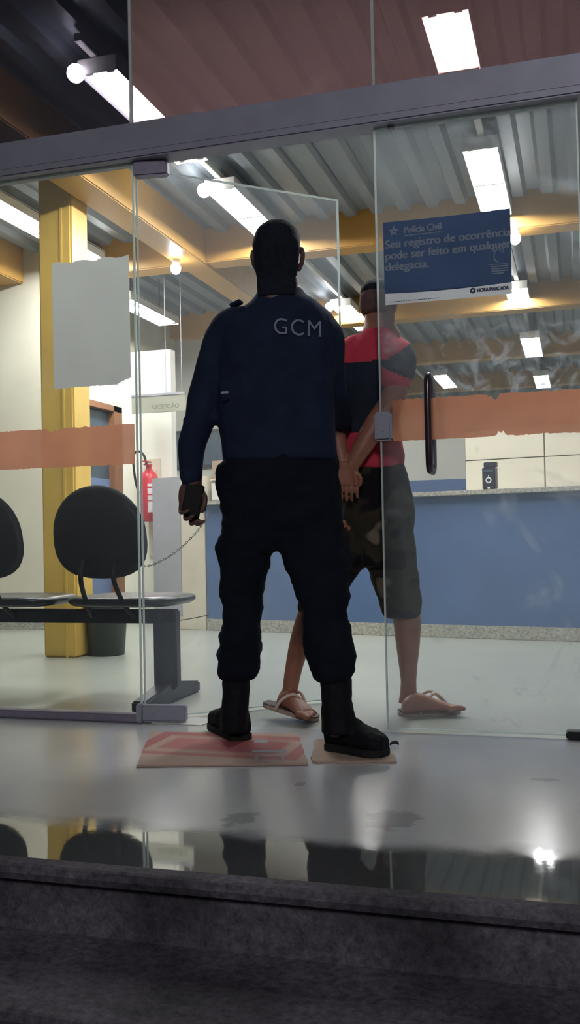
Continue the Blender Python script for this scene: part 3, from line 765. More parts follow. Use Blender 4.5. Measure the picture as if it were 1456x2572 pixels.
# ------------------------------------------------------------------ STICKERS AND PAPERS ON THE GLASS
def strip(name, x0, x1, z0, z1, label, seed, rough0, rough1):
    rnd = random.Random(seed); bm = BM()
    n = int((x1-x0)/.008); top, bot = [], []
    for i in range(n+1):
        x = x0+(x1-x0)*i/n
        jt = rnd.random()*.004*(1+rough0(x)*6); jb = rnd.random()*.003*(1+rough1(x)*8)
        top.append((x, z1-jt-.012*rough0(x)*rnd.random())); bot.append((x, z0+jb+.012*rough1(x)*rnd.random()))
    y = G-.007
    for i in range(n):
        poly(bm, ((bot[i][0], y, bot[i][1]), (bot[i+1][0], y, bot[i+1][1]), (top[i+1][0], y, top[i+1][1]), (top[i][0], y, top[i][1])))
    bmesh.ops.remove_doubles(bm, verts=bm.verts[:], dist=.0005)
    return tag(link(name, bm, M['strip']), label, 'safety strip', 'orange safety strips across the glass')
g = lambda x, c, w: math.exp(-((x-c)/w)**2)
strip('safety_strip', -3.2, gl(340, 1100).x, 1.03, gl(340, 1064).z, 'orange safety strip on the left fixed pane behind the bench', 3, lambda x: .6*g(x, gl(125, 0).x, .03), lambda x: .02)
strip('safety_strip', gl(986, 1050).x, 2.0, gl(1200, 1100).z, gl(1200, 990).z, 'orange safety strip with peeling edges on the right glass door', 5, lambda x: .7*g(x, gl(1217, 0).x, .02)+.1, lambda x: 1.2*g(x, gl(1235, 0).x, .02)+.25*g(x, gl(1330, 0).x, .06))

# sheet of paper taped to the left pane, back of it toward us
a, b = gl(133, 664), gl(331, 957)
rnd = random.Random(4); bm = BM(); n = 40; y = G-.008
top = [(a.x+(b.x-a.x)*i/n, a.z+.004*math.sin(i*.5)-rnd.random()*.002) for i in range(n+1)]
bot = [(a.x+(b.x-a.x)*i/n, b.z-.012+rnd.random()*.003+(.0 if i < 33 else (i-33)*.0035)) for i in range(n+1)]
for i in range(n): poly(bm, ((bot[i][0], y, bot[i][1]), (bot[i+1][0], y, bot[i+1][1]), (top[i+1][0], y, top[i+1][1]), (top[i][0], y, top[i][1])))
tag(link('paper_sheet', bm, M['paper_grey']), 'blank grey back of a paper sheet taped to the left glass pane', 'paper sheet')

# police poster
pA, pB = gl(963, 577), gl(1281, 541)
px0, px1 = pA.x, pB.x; zt = 1.889; zbq = 1.622; ze = 1.572
ps = thing('poster', ((px0+px1)/2, G-.009, ze), 'dark blue poster with white writing and star emblem on the glass door', 'poster')
y = G-.009
def cpoly(bm, pts, yy): poly(bm, [(p[0], yy, p[1]) for p in pts])
bm = BM()
n = 16
for i in range(n):
    f0, f1 = i/n, (i+1)/n; xx0, xx1 = px0+(px1-px0)*f0, px0+(px1-px0)*f1
    w0, w1 = -.006*math.sin(PI*f0), -.006*math.sin(PI*f1)
    cpoly(bm, ((xx0, zbq+w0), (xx1, zbq+w1), (xx1, zt+w1*.5), (xx0, zt+w0*.5)), y)
link('blue_field', bm, M['poster_blue'], ps)
bm = BM(); cpoly(bm, ((px0+.002, ze+.008), (px1, ze+.008), (px1, zbq), (px0+.002, zbq)), y+.0015); link('white_footer', bm, M['poster_grey'], ps)
PW = px1-px0
def TX(x, z, yy=y-.0012): return Matrix.Translation((x, yy, z)) @ Matrix.Rotation(PI/2, 4, 'X')
def fit_text(bm, s, x, z, width, h, bold=0, thick=.0015):
    b2 = BM(); text_bm(b2, s, 1, Matrix.Identity(4), bold)
    xs = [v.co.x for v in b2.verts]; w = max(xs)-min(xs); b2.free()
    for k in range(3): text_bm(bm, s, 1, TX(x+thick*(k-1), z+(0, .0006, 0)[k], y-.0012-.0001*k) @ Matrix.Diagonal((width/w, h, 1, 1)), 0)
bm = BM()
fit_text(bm, 'Seu registro de ocorrência', px0+.005, 1.79, PW*.985, .043, 0)
fit_text(bm, 'pode ser feito em qualquer', px0+.005, 1.748, PW*.985, .043, 0)
fit_text(bm, 'delegacia.', px0+.005, 1.706, PW*.345, .043, 0)
link('poster_text', bm, M['poster_white'], ps)
bm = BM(); fit_text(bm, 'Polícia Civil', px0+PW*.165, 1.84, PW*.3, .036, .035)
for k in range(14):
    xx = px0+PW*.165+PW*.3*k/14; cpoly(bm, ((xx, 1.829), (xx+PW*.017, 1.829), (xx+PW*.017, 1.833), (xx, 1.833)), y-.0012)
link('poster_heading', bm, M['poster_white'], ps)
def star(bm, cx, cz, R, r, yy):
    pts = []
    for k in range(10):
        t = PI/2+k*PI/5; q = R if k % 2 == 0 else r; pts.append((cx+q*math.cos(t), cz+q*math.sin(t)))
    for k in range(0, 10, 2):                                 # five separate points around an open centre
        p, a_, b_ = pts[k], pts[k-1], pts[(k+1) % 10]
        m_ = ((cx*.75+(a_[0]+b_[0])/2*.25), (cz*.75+(a_[1]+b_[1])/2*.25))
        cpoly(bm, (p, a_, m_, b_), yy)
bm = BM(); star(bm, px0+PW*.085, 1.852, .021, .0095, y-.0012)
link('star_emblem', bm, M['poster_white'], ps)
bm = BM()                                                    # telephone receiver with sound waves
hxx, hz = px0+PW*.885, 1.722
arc = [(hxx+.018*math.cos(t)*.75+.005, hz+.024*math.sin(t)) for t in np.linspace(PI*.62, PI*1.42, 12)]
for i in range(11):
    p, q = arc[i], arc[i+1]; wd = .0035+.004*(abs(i-5)/5)**3
    cpoly(bm, ((p[0], p[1]), (q[0], q[1]), (q[0]+wd, q[1]), (p[0]+wd, p[1])), y-.0012)
for rr in (.008, .014, .02):
    for i in range(6):
        t0, t1 = -.3+i*.28, -.3+(i+1)*.28
        f = lambda r, t: (hxx+.006+r*math.cos(t), hz+.014+r*math.sin(t))
        cpoly(bm, (f(rr, t0), f(rr+.003, t0), f(rr+.003, t1), f(rr, t1)), y-.0012)
for k, (f0, f1) in enumerate(((.83, .985), (.845, .975), (.845, .975), (.845, .975), (.845, .94))):
    zz = 1.69-.0085*k; cpoly(bm, ((px0+PW*f0, zz), (px0+PW*f1, zz), (px0+PW*f1, zz+(.002 if k == 0 else .0045)), (px0+PW*f0, zz+(.002 if k == 0 else .0045))), y-.0012)
link('phone_emblem', bm, M['poster_white'], ps)
bm = BM()
cxx, czz = px0+PW*.70, 1.604
for k in range(24):
    t0, t1 = 2*PI*k/24, 2*PI*(k+1)/24; f = lambda r, t: (cxx+r*math.cos(t), czz+r*math.sin(t))
    cpoly(bm, (f(.0035, t0), f(.0105, t0), f(.0105, t1), f(.0035, t1)), y-.0012)
link('round_emblem', bm, M['poster_ink'], ps); bm = BM()
fit_text(bm, 'HORA MARCADA', cxx+.016, czz-.007, PW*.24, .019, .03)
link('footer_print', bm, M['poster_ink'], ps); bm = BM()
for k in range(22):
    xx = px0+PW*(.04+.4*k/22); cpoly(bm, ((xx, 1.588), (xx+PW*.012, 1.588), (xx+PW*.012, 1.5905), (xx, 1.5905)), y-.0012)
link('fine_print', bm, M['poster_ink'], ps)

# ------------------------------------------------------------------ CARDBOARD UNDERFOOT, PAPERS, LEAVES
def fl(x, y, z=0): return at(x, y, 'Z', z)
def card_mat():
    m = mat('printed_cardboard', L(172, 146, 131), .8, var=.06, scale=7)
    N, K = m.node_tree.nodes, m.node_tree.links
    tc = [q for q in N if q.type == 'TEX_COORD'][0]; r = [q for q in N if q.type == 'VALTORGB'][0]
    sx = N.new('ShaderNodeSeparateXYZ'); K.new(tc.outputs['Generated'], sx.inputs[0])
    def mth(op, *v):
        n = N.new('ShaderNodeMath'); n.operation = op
        for i, q in enumerate(v):
            if isinstance(q, (int, float)): n.inputs[i].default_value = q
            else: K.new(q, n.inputs[i])
        return n.outputs[0]
    def inside(lo, hi, ch, s=.03):
        a = N.new('ShaderNodeMapRange'); a.interpolation_type = 'SMOOTHSTEP'; a.inputs['From Min'].default_value = lo-s; a.inputs['From Max'].default_value = lo+s; K.new(sx.outputs[ch], a.inputs[0])
        b = N.new('ShaderNodeMapRange'); b.interpolation_type = 'SMOOTHSTEP'; b.inputs['From Min'].default_value = hi-s; b.inputs['From Max'].default_value = hi+s; b.inputs['To Min'].default_value = 1; b.inputs['To Max'].default_value = 0; K.new(sx.outputs[ch], b.inputs[0])
        return mth('MULTIPLY', a.outputs[0], b.outputs[0])
    outer = mth('MULTIPLY', inside(.08, .93, 'X', .006), inside(.28, .88, 'Y', .02))
    inner = mth('MULTIPLY', inside(.15, .86, 'X', .006), inside(.35, .78, 'Y', .04))
    inner2 = mth('MULTIPLY', inside(.2, .8, 'X', .02), inside(.42, .73, 'Y', .05))
    redf = mth('ADD', mth('MULTIPLY', mth('SUBTRACT', outer, inner), .75), mth('MULTIPLY', inner2, .75))
    blob = mth('MULTIPLY', inside(.48, .78, 'X', .12), inside(.4, .75, 'Y', .12))
    redf = mth('MINIMUM', mth('ADD', redf, mth('MULTIPLY', blob, .5)), .92)
    mx = N.new('ShaderNodeMix'); mx.data_type = 'RGBA'; K.new(redf, mx.inputs['Factor']); K.new(r.outputs[0], mx.inputs['A']); mx.inputs['B'].default_value = L(160, 74, 80)
    K.new(mx.outputs['Result'], N['Principled BSDF'].inputs['Base Color'])
    return m
def sheet(pts, th, edge_jit, seed, lift=0):
    rnd = random.Random(seed); bm = BM(); out = []
    for i in range(4):
        p, q = Vector(pts[i]), Vector(pts[(i+1) % 4])
        for k in range(10):
            o_ = p.lerp(q, k/10); out.append(Vector((o_.x+(rnd.random()-.5)*edge_jit, o_.y+(rnd.random()-.5)*edge_jit, .001)))
    prism(bm, out, (0, 0, th)); return bm
bm = sheet([fl(343, 1928), fl(775, 1923), fl(748, 1846), fl(378, 1842)], .006, .004, 1)
cbd = thing('cardboard_sheet', fl(560, 1890), 'flattened cardboard with faded red print under the officer\'s left boot', 'cardboard sheet')
link('board', bm, card_mat(), cbd)
bm = BM()
for (x0, y0, x1, y1) in ((633, 1884, 718, 1890), (640, 1899, 648, 1912), (660, 1897, 712, 1900), (655, 1907, 700, 1912), (706, 1897, 712, 1912), (638, 1858, 672, 1866)):
    poly(bm, (fl(x0, y1, .0078), fl(x1, y1, .0078), fl(x1, y0, .0078), fl(x0, y0, .0078)))
link('white_print', bm, M['poster_grey'], cbd)
bm = sheet([fl(780, 1917), fl(1000, 1917), fl(962, 1862), fl(790, 1862)], .007, .01, 2)
tag(link('cardboard_sheet', bm, M['card']), 'small torn plain cardboard piece under the officer\'s right boot', 'cardboard sheet')
bm = sheet([fl(380, 1817), fl(505, 1823), fl(545, 1806), fl(420, 1800)], .002, .002, 3)
tag(link('paper_sheet', bm, M['white_paper']), 'thin pale paper on the floor right of the door hinge', 'paper sheet')
def dryleaf(x, y, s, label):
    c = fl(x, y, .004); bm = BM(); rows = []
    for k in range(7):
        f = k/6; w = s*.35*math.sin(PI*f)+.0008
        q = c+Vector((s*(f-.5), .3*s*(f-.5), .002+.006*math.sin(f*3)))
        rows.append([q+Vector((0, -w, .006)), q+Vector((0, 0, -.002)), q+Vector((0, w, .008)), q+Vector((0, 0, .0))])
    loft(bm, rows); tag(link('dry_leaf', bm, M['leaf_brown']), label, 'leaf')
dryleaf(912, 1830, .035, 'curled dark dry leaf on the floor behind the right boot')
dryleaf(990, 1873, .03, 'dark dry leaf at the right edge of the small cardboard')

# ------------------------------------------------------------------ PEOPLE
def hring(px_l, px_r, py, D, depth, n=24, e=2.3, back=0.0, turn=0.0):
    """horizontal ring whose silhouette spans px_l..px_r in the view"""
    a, b = P(px_l, py, D), P(px_r, py, D)
    c = (a+b)/2; hw = (b-a).length/2
    ca, sa = math.cos(turn), math.sin(turn)
    A_ = (RH*ca+FH*sa)*hw; B_ = (FH*ca-RH*sa)*depth
    return ring(c+FH*back, A_, B_, n, e)
def column(bm, rows, n=24, e=2.3):
    rows = sorted(rows, key=lambda r: -r[0])
    loft(bm, [hring(r[1], r[2], r[0], r[3], r[4], n, e, r[5] if len(r) > 5 else 0) for r in rows])

def head(bm, c, s, fwd, up=Vector((0, 0, 1)), ears=True):
    """c = chin height point under the skull axis; fwd = facing"""
    f = fwd.normalized(); r = f.cross(up).normalized()
    W = lambda x, y_, z: c+(r*x+f*y_+up*z)*s
    prof = [(-.012, .022, .078, .03), (0, .036, .088, .01), (.03, .054, .096, -.03), (.06, .064, .096, -.066), (.095, .070, .094, -.088), (.13, .0755, .095, -.1), (.165, .077, .09, -.102), (.195, .07, .074, -.092), (.218, .054, .05, -.07), (.232, .03, .02, -.04), (.236, .01, -.004, -.018)]
    loft(bm, [ring(W(0, (yf+yb)/2, z), r*w*s, f*(yf-yb)/2*s, 24, 2.25) for z, w, yf, yb in prof])
    tube(bm, [W(0, .088, .128), W(0, .106, .098), W(0, .112, .086)], [.007*s, .011*s, .014*s], 8)      # nose
    tube(bm, [W(-.022, .088, .05), W(0, .099, .052), W(.022, .088, .05)], [.006*s, .0085*s, .006*s], 8)  # lips
    tube(bm, [W(-.045, .084, .138), W(0, .096, .14), W(.045, .084, .138)], .008*s, 8)                  # brow
    if ears:
        for sg in (-1, 1):
            tube(bm, [W(sg*.072, -.004, .068), W(sg*.084, -.012, .09), W(sg*.0885, -.018, .12), W(sg*.087, -.016, .133), W(sg*.078, -.004, .14)], [(.007*s, .011*s), (.008*s, .015*s), (.008*s, .017*s), (.007*s, .014*s), (.005*s, .009*s)], 8, ref=f)
    return W, r, f
def hair_cap(bm, W, r, f, s, low_back=.05, grow=.005, hairline=.19, nape=False):
    prof = [(low_back, .064, -.045, -.07) if low_back < .1 else (low_back, .074, .02, -.1), (.08, .072, -.03, -.088), (.12, .0765, -.004, -.102), (.15, .078, .02, -.106), (hairline-.005, .075, .078, -.1), (.205, .067, .072, -.092), (.222, .05, .048, -.07), (.236, .03, .02, -.042), (.2415, .008, -.006, -.016)]
    prof = [prof[0]]+[q for q in prof[1:] if q[0] > low_back+.003]
    if nape: prof = [(-.035, .060, -.05, -.078), (-.01, .064, -.045, -.076)] + prof
    loft(bm, [ring(W(0, (yf+yb)/2, z), r*(w+grow)*s, f*((yf-yb)/2+grow)*s, 24, 2.25) for z, w, yf, yb in prof])

def finger(bm, pts, r):
    pts = smooth_path(pts, 3); n = len(pts)
    tube(bm, pts, [r*(1.05-.25*i/(n-1)) for i in range(n)], 8)

def boot(name, parent, heel, toe, shaft_rows, width=.052):
    """heel, toe: floor points of the sole ends; shaft_rows: pixel rows for the shaft"""
    bm = BM(); d = (toe-heel); Ln = d.length; d.normalize(); side = Vector((-d.y, d.x, 0)); up = Vector((0, 0, 1))
    prof = [(.0, .6, .05), (.02, .76, .085), (.1, .8, .115), (.25, .8, .125), (.42, .8, .105), (.58, .9, .083), (.75, 1, .07), (.88, .92, .06), (.96, .72, .05), (1.0, .4, .035)]
    rings = []
    for t, w, h in prof:
        c = heel+d*(t*Ln)+up*(h/2+.012); rings.append(ring(c, side*width*w, up*h/2, 20, 2.6))
    loft(bm, rings)
    column(bm, shaft_rows, 20, 2.2)
    o = remeshed(name, bm, M['boot'], .006, parent, 3, .0035, 26)
    bm = BM(); pts = []
    out = [(0, .5), (.03, .78), (.12, .86), (.3, .8), (.45, .8), (.62, .98), (.78, 1.06), (.9, .95), (.98, .65), (1.01, .3)]
    L1 = [heel+d*(t*Ln)+side*width*w for t, w in out]; L2 = [heel+d*(t*Ln)-side*width*w for t, w in reversed(out)]
    z0 = heel.z
    prism(bm, [Vector((p.x, p.y, z0)) for p in L1+L2], (0, 0, .024))
    bmesh.ops.bevel(bm, geom=[e for e in bm.edges], offset=.003, segments=1, affect='EDGES')
    link('sole', bm, M['sole'], o)
    return o

# ---- officer
OD = 3.33
body = BM()
# head facing away
hc = P(700, 722, OD); hs_ = 1.0
fw = (FH*.985+RH*.12).normalized()
HS = (P(757, 640, OD)-P(640, 640, OD)).length/2/.0805
ht = P(700, 556, OD).z
chin = Vector((hc.x, hc.y, ht-.24*HS))
W, r_, f_ = head(body, chin, HS, fw)
column(body, [(700, 652, 748, OD, .06, .0), (725, 650, 750, OD, .063, -.005), (760, 640, 762, OD, .07, -.01), (800, 610, 800, OD, .08)])
column(body, [(780, 600, 810, OD, .08), (850, 580, 820, OD, .1), (1000, 585, 805, OD, .1), (1150, 590, 815, OD, .1), (1320, 590, 815, OD, .1)])
SHL, ELL, WRL = P(566, 822, OD), P(505, 1020, OD+.0), P(482, 1195, OD-.02)
tube(body, smooth_path([P(610, 810, OD), SHL, P(530, 930, OD), ELL, P(488, 1110, OD-.01), WRL, P(484, 1216, OD-.02)], 4), .03, 12)
HL = P(486, 1216, OD-.02)
SHR, ELR = P(833, 850, OD), P(856, 985, OD+.09)
GR = P(858, 1075, OD+.36)
tube(body, smooth_path([P(780, 815, OD), P(815, 845, OD), P(826, 890, OD+.02), P(836, 950, OD+.06), P(843, 985, OD+.10), P(850, 1020, OD+.2), P(857, 1060, OD+.32), GR], 4), .026, 12)
tube(body, [P(628, 1320, OD), P(612, 1480, 3.39), P(602, 1640, 3.42), P(592, 1800, 3.43)], [.06, .05, .045, .035], 12)
tube(body, [P(780, 1320, OD), P(815, 1500, 3.27), P(830, 1640, 3.23), P(845, 1830, 3.21)], [.06, .05, .045, .035], 12)
# left hand hanging, palm turned to the thigh, curled round a dark phone
mm = 3.31/FPX
def HLP(x, y, d): return P(x, y, 3.31+d)
loft(body, [ring(HLP(cx, cyy, .004), RH*hw*mm, FH*hd, 16, 2.4) for cx, cyy, hw, hd in ((483, 1192, 26, .026), (482, 1212, 25, .022), (480, 1228, 31, .02), (482, 1250, 35, .021), (485, 1272, 35, .02), (487, 1285, 30, .016))])
for k, (kx, ky, mx, my, tx, ty, rr) in enumerate(((455, 1264, 455, 1288, 474, 1286, .0080), (469, 1274, 467, 1304, 486, 1299, .0084), (484, 1279, 481, 1316, 499, 1310, .0084), (499, 1277, 496, 1318, 512, 1312, .0074))):
    finger(body, [HLP(kx, ky, .008), HLP(mx-2, my-6, .0), HLP(mx, my, -.022), HLP((mx+tx)/2, (my+ty)/2-1, -.042), HLP(tx, ty-4, -.04)], rr)
finger(body, [HLP(503, 1228, -.004), HLP(514, 1248, -.024), HLP(513, 1268, -.036), HLP(507, 1284, -.036)], .0108)
# right hand gripping the other man's arm
ga = (P(862, 1100, OD+.42)-GR).normalized(); gsd = RH
tube(body, [GR, GR+ga*.05, GR+ga*.085], [(.03, .022), (.042, .018), (.038, .015)], 12, ref=FH)
for k in range(4):
    b0 = GR+ga*.085+gsd*(.027-.018*k)
    finger(body, [b0, b0+ga*.03+FH*.012, b0+ga*.04+FH*.04, b0+ga*.02+FH*.055], .0092-.0006*k)
finger(body, [GR+ga*.03+gsd*.03, GR+ga*.045+gsd*.055+FH*.01, GR+ga*.06+gsd*.06+FH*.035], .0105)
off = remeshed('person', body, M['skin_dark'], .0038, None, 3)
tag(off, 'person in dark navy uniform and boots standing with back turned in the doorway', 'person')
# hair
bm = BM(); hair_cap(bm, W, r_, f_, HS, .03, .004, nape=True); remeshed('hair', bm, M['hair'], .006, off, 2, .0012, 90)
for sg in (-1, 1):
    bm = BM(); sphere(bm, W(sg*.032, .088, .118), .012*HS); link('eye', bm, M['eye'], off, True)
# jacket
jk = BM()
column(jk, [(1160, 562, 848, OD, .125), (1150, 558, 850, OD, .127), (1110, 555, 846, OD, .125), (1060, 549, 842, OD, .125), (1000, 541, 842, OD, .128), (950, 540, 845, OD, .132), (900, 541, 850, OD, .134), (860, 546, 853, OD, .13), (825, 556, 848, OD, .118), (800, 572, 838, OD, .105), (780, 592, 822, OD, .092), (762, 618, 798, OD, .08), (748, 634, 772, OD, .07), (738, 641, 762, OD, .066), (728, 646, 758, OD, .062)])
lr = lambda px: px*OD/FPX
tube(jk, smooth_path([P(600, 805, OD), P(572, 825, OD), P(552, 870, OD), P(528, 950, OD), P(508, 1015, OD+.0), P(499, 1060, OD), P(484, 1112, OD-.01), P(479, 1155, OD-.015), P(479, 1198, OD-.02)], 4),
     [lr(q) for q in np.interp(np.linspace(0, 8, 33), range(9), (40, 44, 44, 43, 40, 38, 37, 33, 29))], 16)
tube(jk, smooth_path([P(790, 815, OD), P(820, 845, OD), P(826, 890, OD+.02), P(836, 950, OD+.06), P(843, 985, OD+.10), P(850, 1020, OD+.2), P(857, 1060, OD+.32)], 4),
     [lr(q) for q in np.interp(np.linspace(0, 6, 25), range(7), (40, 43, 40, 32, 30, 31, 30))], 16)
for q in ((458, 1058, 12, 16), (462, 1100, 18, 14), (460, 1150, 14, 10), (468, 1185, 18, 8), (530, 1050, 12, 18)):   # bunched cloth at the elbow and cuff
    sphere(jk, P(q[0]+14, q[1], OD-.01), lr(q[2]), .03, lr(q[3]))
jk_o = remeshed('jacket', jk, M['uniform'], .0075, off, 3, .006, 8, (1, 1, .8))
# epaulette tab at the left shoulder, sleeve tag
bm = BM(); a = P(578, 758, OD); box(bm, (-.012, -.018, -.006), (.03, .018, .006), .003, Matrix.Translation(a+Vector((.014, 0, -.012))) @ Matrix.Rotation(-.35, 4, 'Y')); link('shoulder_tab', bm, M['uniform'], jk_o)
bm = BM(); box(bm, (-.013, -.003, -.0035), (.013, .003, .0035), .001, Matrix.Translation(P(564, 986, OD-.137))); link('sleeve_tag', bm, M['poster_grey'], jk_o)
# GCM lettering laid over the back
def wrap_text(s, pts_px, target, m, name):
    me = target.data; bv = BVHTree.FromPolygons([v.co.copy() for v in me.vertices], [tuple(p.vertices) for p in me.polygons])
    bm = BM()
    (x0, y0, x1, y1, hgt) = pts_px
    t2 = BM(); text_bm(t2, s, 1, Matrix.Identity(4), 0, 0, 'LEFT', 1.15)
    bmesh.ops.triangulate(t2, faces=t2.faces[:])
    for _ in range(2): bmesh.ops.subdivide_edges(t2, edges=t2.edges[:], cuts=1, use_grid_fill=True)
    xs = [v.co.x for v in t2.verts]; w0, w1 = min(xs), max(xs)
    for v in t2.verts:
        f = (v.co.x-w0)/(w1-w0); px_ = x0+(x1-x0)*f; py_ = y0+(y1-y0)*f-v.co.y*hgt/.72
        o_ = CAM+ray(px_, py_)*2.6; dd = ray(px_, py_).normalized()
        hit = bv.ray_cast(o_, dd)
        v.co = (hit[0] if hit[0] else P(px_, py_, OD-.13))-dd*.006
    return link(name, t2, m, target)
wrap_text('GCM', (688, 838, 806, 846, 42), jk_o, M['print'], 'back_lettering')
# trousers
tr = BM()
column(tr, [(1385, 590, 830, OD, .085), (1350, 558, 866, OD, .11), (1300, 556, 862, OD, .12), (1250, 549, 857, OD, .13), (1205, 546, 853, OD, .132), (1170, 556, 850, OD, .125), (1140, 564, 844, OD, .118)])
leg1 = [(1300, 560, 690, OD, .1), (1345, 560, 688, 3.34, .105), (1400, 557, 681, 3.355, .1), (1450, 552, 669, 3.37, .095), (1490, 552, 661, 3.38, .09), (1530, 560, 657, 3.39, .082), (1560, 557, 655, 3.395, .082), (1600, 551, 656, 3.4, .088), (1625, 550, 659, 3.41, .09), (1645, 543, 658, 3.415, .088), (1660, 546, 655, 3.415, .078), (1680, 543, 652, 3.42, .085), (1698, 548, 645, 3.42, .074), (1706, 556, 638, 3.42, .06)]
leg2 = [(1300, 700, 860, OD, .1), (1345, 694, 868, 3.32, .105), (1400, 706, 874, 3.3, .1), (1450, 727, 879, 3.28, .095), (1495, 745, 880, 3.265, .09), (1535, 757, 871, 3.25, .082), (1560, 757, 876, 3.245, .084), (1600, 759, 886, 3.235, .09), (1630, 764, 890, 3.23, .09), (1650, 768, 898, 3.225, .09), (1665, 773, 889, 3.22, .08), (1683, 780, 891, 3.22, .08), (1700, 786, 884, 3.215, .07), (1712, 797, 878, 3.215, .058)]
column(tr, leg1); column(tr, leg2)
for q in ((556, 1385, 3.355), (870, 1400, 3.3)): sphere(tr, P(q[0]+8*(1 if q[0] < 700 else -1), q[1], q[2]), .03, .05, .06)   # cargo pockets
sphere(tr, P(556, 1205, OD), .022, .04, .05)
tr_o = remeshed('trousers', tr, M['trouser'], .0075, off, 3, .0075, 10, (1, 1, 2.2))
# boots
hl = Vector(at(608, 1861, 'Z', .007)); tl = Vector(at(556, 1832, 'Z', .007))
dl = (tl-hl).normalized(); 
boot('boot', off, hl, hl+dl*.285, [(1690, 560, 630, 3.42, .05), (1720, 559, 627, 3.42, .048), (1760, 557, 626, 3.42, .05), (1800, 554, 624, 3.425, .06), (1835, 552, 621, 3.43, .07)])
hr = Vector(at(822, 1884, 'Z', .008)); tr2 = Vector(at(948, 1903, 'Z', .008)); dr = (tr2-hr); dr.z = 0; dr.normalize()
hr = hr + Vector((.0, .03, 0)); 
boot('boot', off, hr, hr+dr*.225, [(1695, 800, 884, 3.215, .052), (1725, 804, 885, 3.215, .05), (1760, 806, 884, 3.21, .052), (1800, 806, 890, 3.21, .056), (1840, 806, 897, 3.2, .06)], .054)
# phone
pho = thing('mobile_phone', HLP(492, 1262, -.03), 'dark phone held in the officer\'s left hand', 'phone')
c = HLP(484, 1256, -.027)
Tp = Matrix.Translation(c) @ Matrix((RH, FH, Vector((0, 0, 1)))).transposed().to_4x4() @ Matrix.Rotation(.22, 4, 'Y')
part('phone_case', M['sole'], pho, lambda b: box(b, (-.032, -.005, -.055), (.032, .005, .055), .0045, None, 3), Tp)
part('phone_screen', M['sole'], pho, lambda b: box(b, (-.028, -.0062, -.05), (.028, -.0048, .05), .001), Tp)

# ---- second man
MD = 3.80
mb = BM()
HS2 = (P(995, 780, MD)-P(912, 780, MD)).length/2/.079
ht2 = P(945, 702, MD).z
fw2 = (FH*.9+RH*.42).normalized()
q = P(953, 780, MD); chin2 = Vector((q.x, q.y, ht2-.238*HS2))
W2, r2_, f2_ = head(mb, chin2, HS2, fw2)
column(mb, [(770, 918, 990, MD, .055), (815, 914, 992, MD, .058), (840, 905, 1005, MD, .065), (870, 890, 1010, MD, .07)])
column(mb, [(860, 885, 1005, MD, .07), (950, 870, 1000, MD, .085), (1080, 868, 990, MD, .085), (1180, 868, 1000, MD, .09), (1330, 885, 1020, MD, .09)])
eR = P(995, 1022, MD-.13); wRt = P(892, 1160, MD-.165)
pr = lambda px: px*MD/FPX
tube(mb, smooth_path([P(990, 870, MD), P(1010, 895, MD-.02), P(995, 960, MD-.08), P(984, 1010, MD-.13), P(945, 1065, MD-.155), P(905, 1130, MD-.165), P(882, 1172, MD-.165)], 4),
     [pr(v) for v in np.interp(np.linspace(0, 6, 25), range(7), (30, 32, 32, 32, 29, 23, 17))], 14)
tube(mb, smooth_path([P(900, 870, MD), P(872, 890, MD-.02), P(846, 960, MD-.05), P(838, 1040, MD-.09), P(848, 1110, MD-.13), P(862, 1170, MD-.16)], 4),
     [pr(v) for v in np.interp(np.linspace(0, 5, 21), range(6), (30, 30, 29, 27, 22, 17))], 14)
# cuffed hands, one above the other at the small of the back
for (x0, y0, dx, dd) in ((879, 1176, -.04, -.165), (862, 1175, .05, -.185)):
    hh = lambda x, y, d=0: P(x, y, MD+dd+d)
    loft(mb, [ring(hh(x0+dx*i*10, y0+v), RH*hw*pr(1), FH*hd, 14, 2.4) for i, (v, hw, hd) in enumerate(((-12, 16, .02), (8, 19, .018), (28, 24, .017), (44, 23, .015)))])
    for k in range(4):
        kx = x0-20+k*13.3+dx*40
        finger(mb, [hh(kx, y0+40), hh(kx-1, y0+58-abs(k-1.5)*3, -.006), hh(kx-1, y0+74-abs(k-1.5)*5, -.002), hh(kx, y0+84-abs(k-1.5)*7, .008)], .0078)
    sgn = 1 if dx > 0 else -1
    finger(mb, [hh(x0-sgn*14, y0+8, -.006), hh(x0-sgn*26, y0+26, -.014), hh(x0-sgn*24, y0+42, -.012)], .0095)
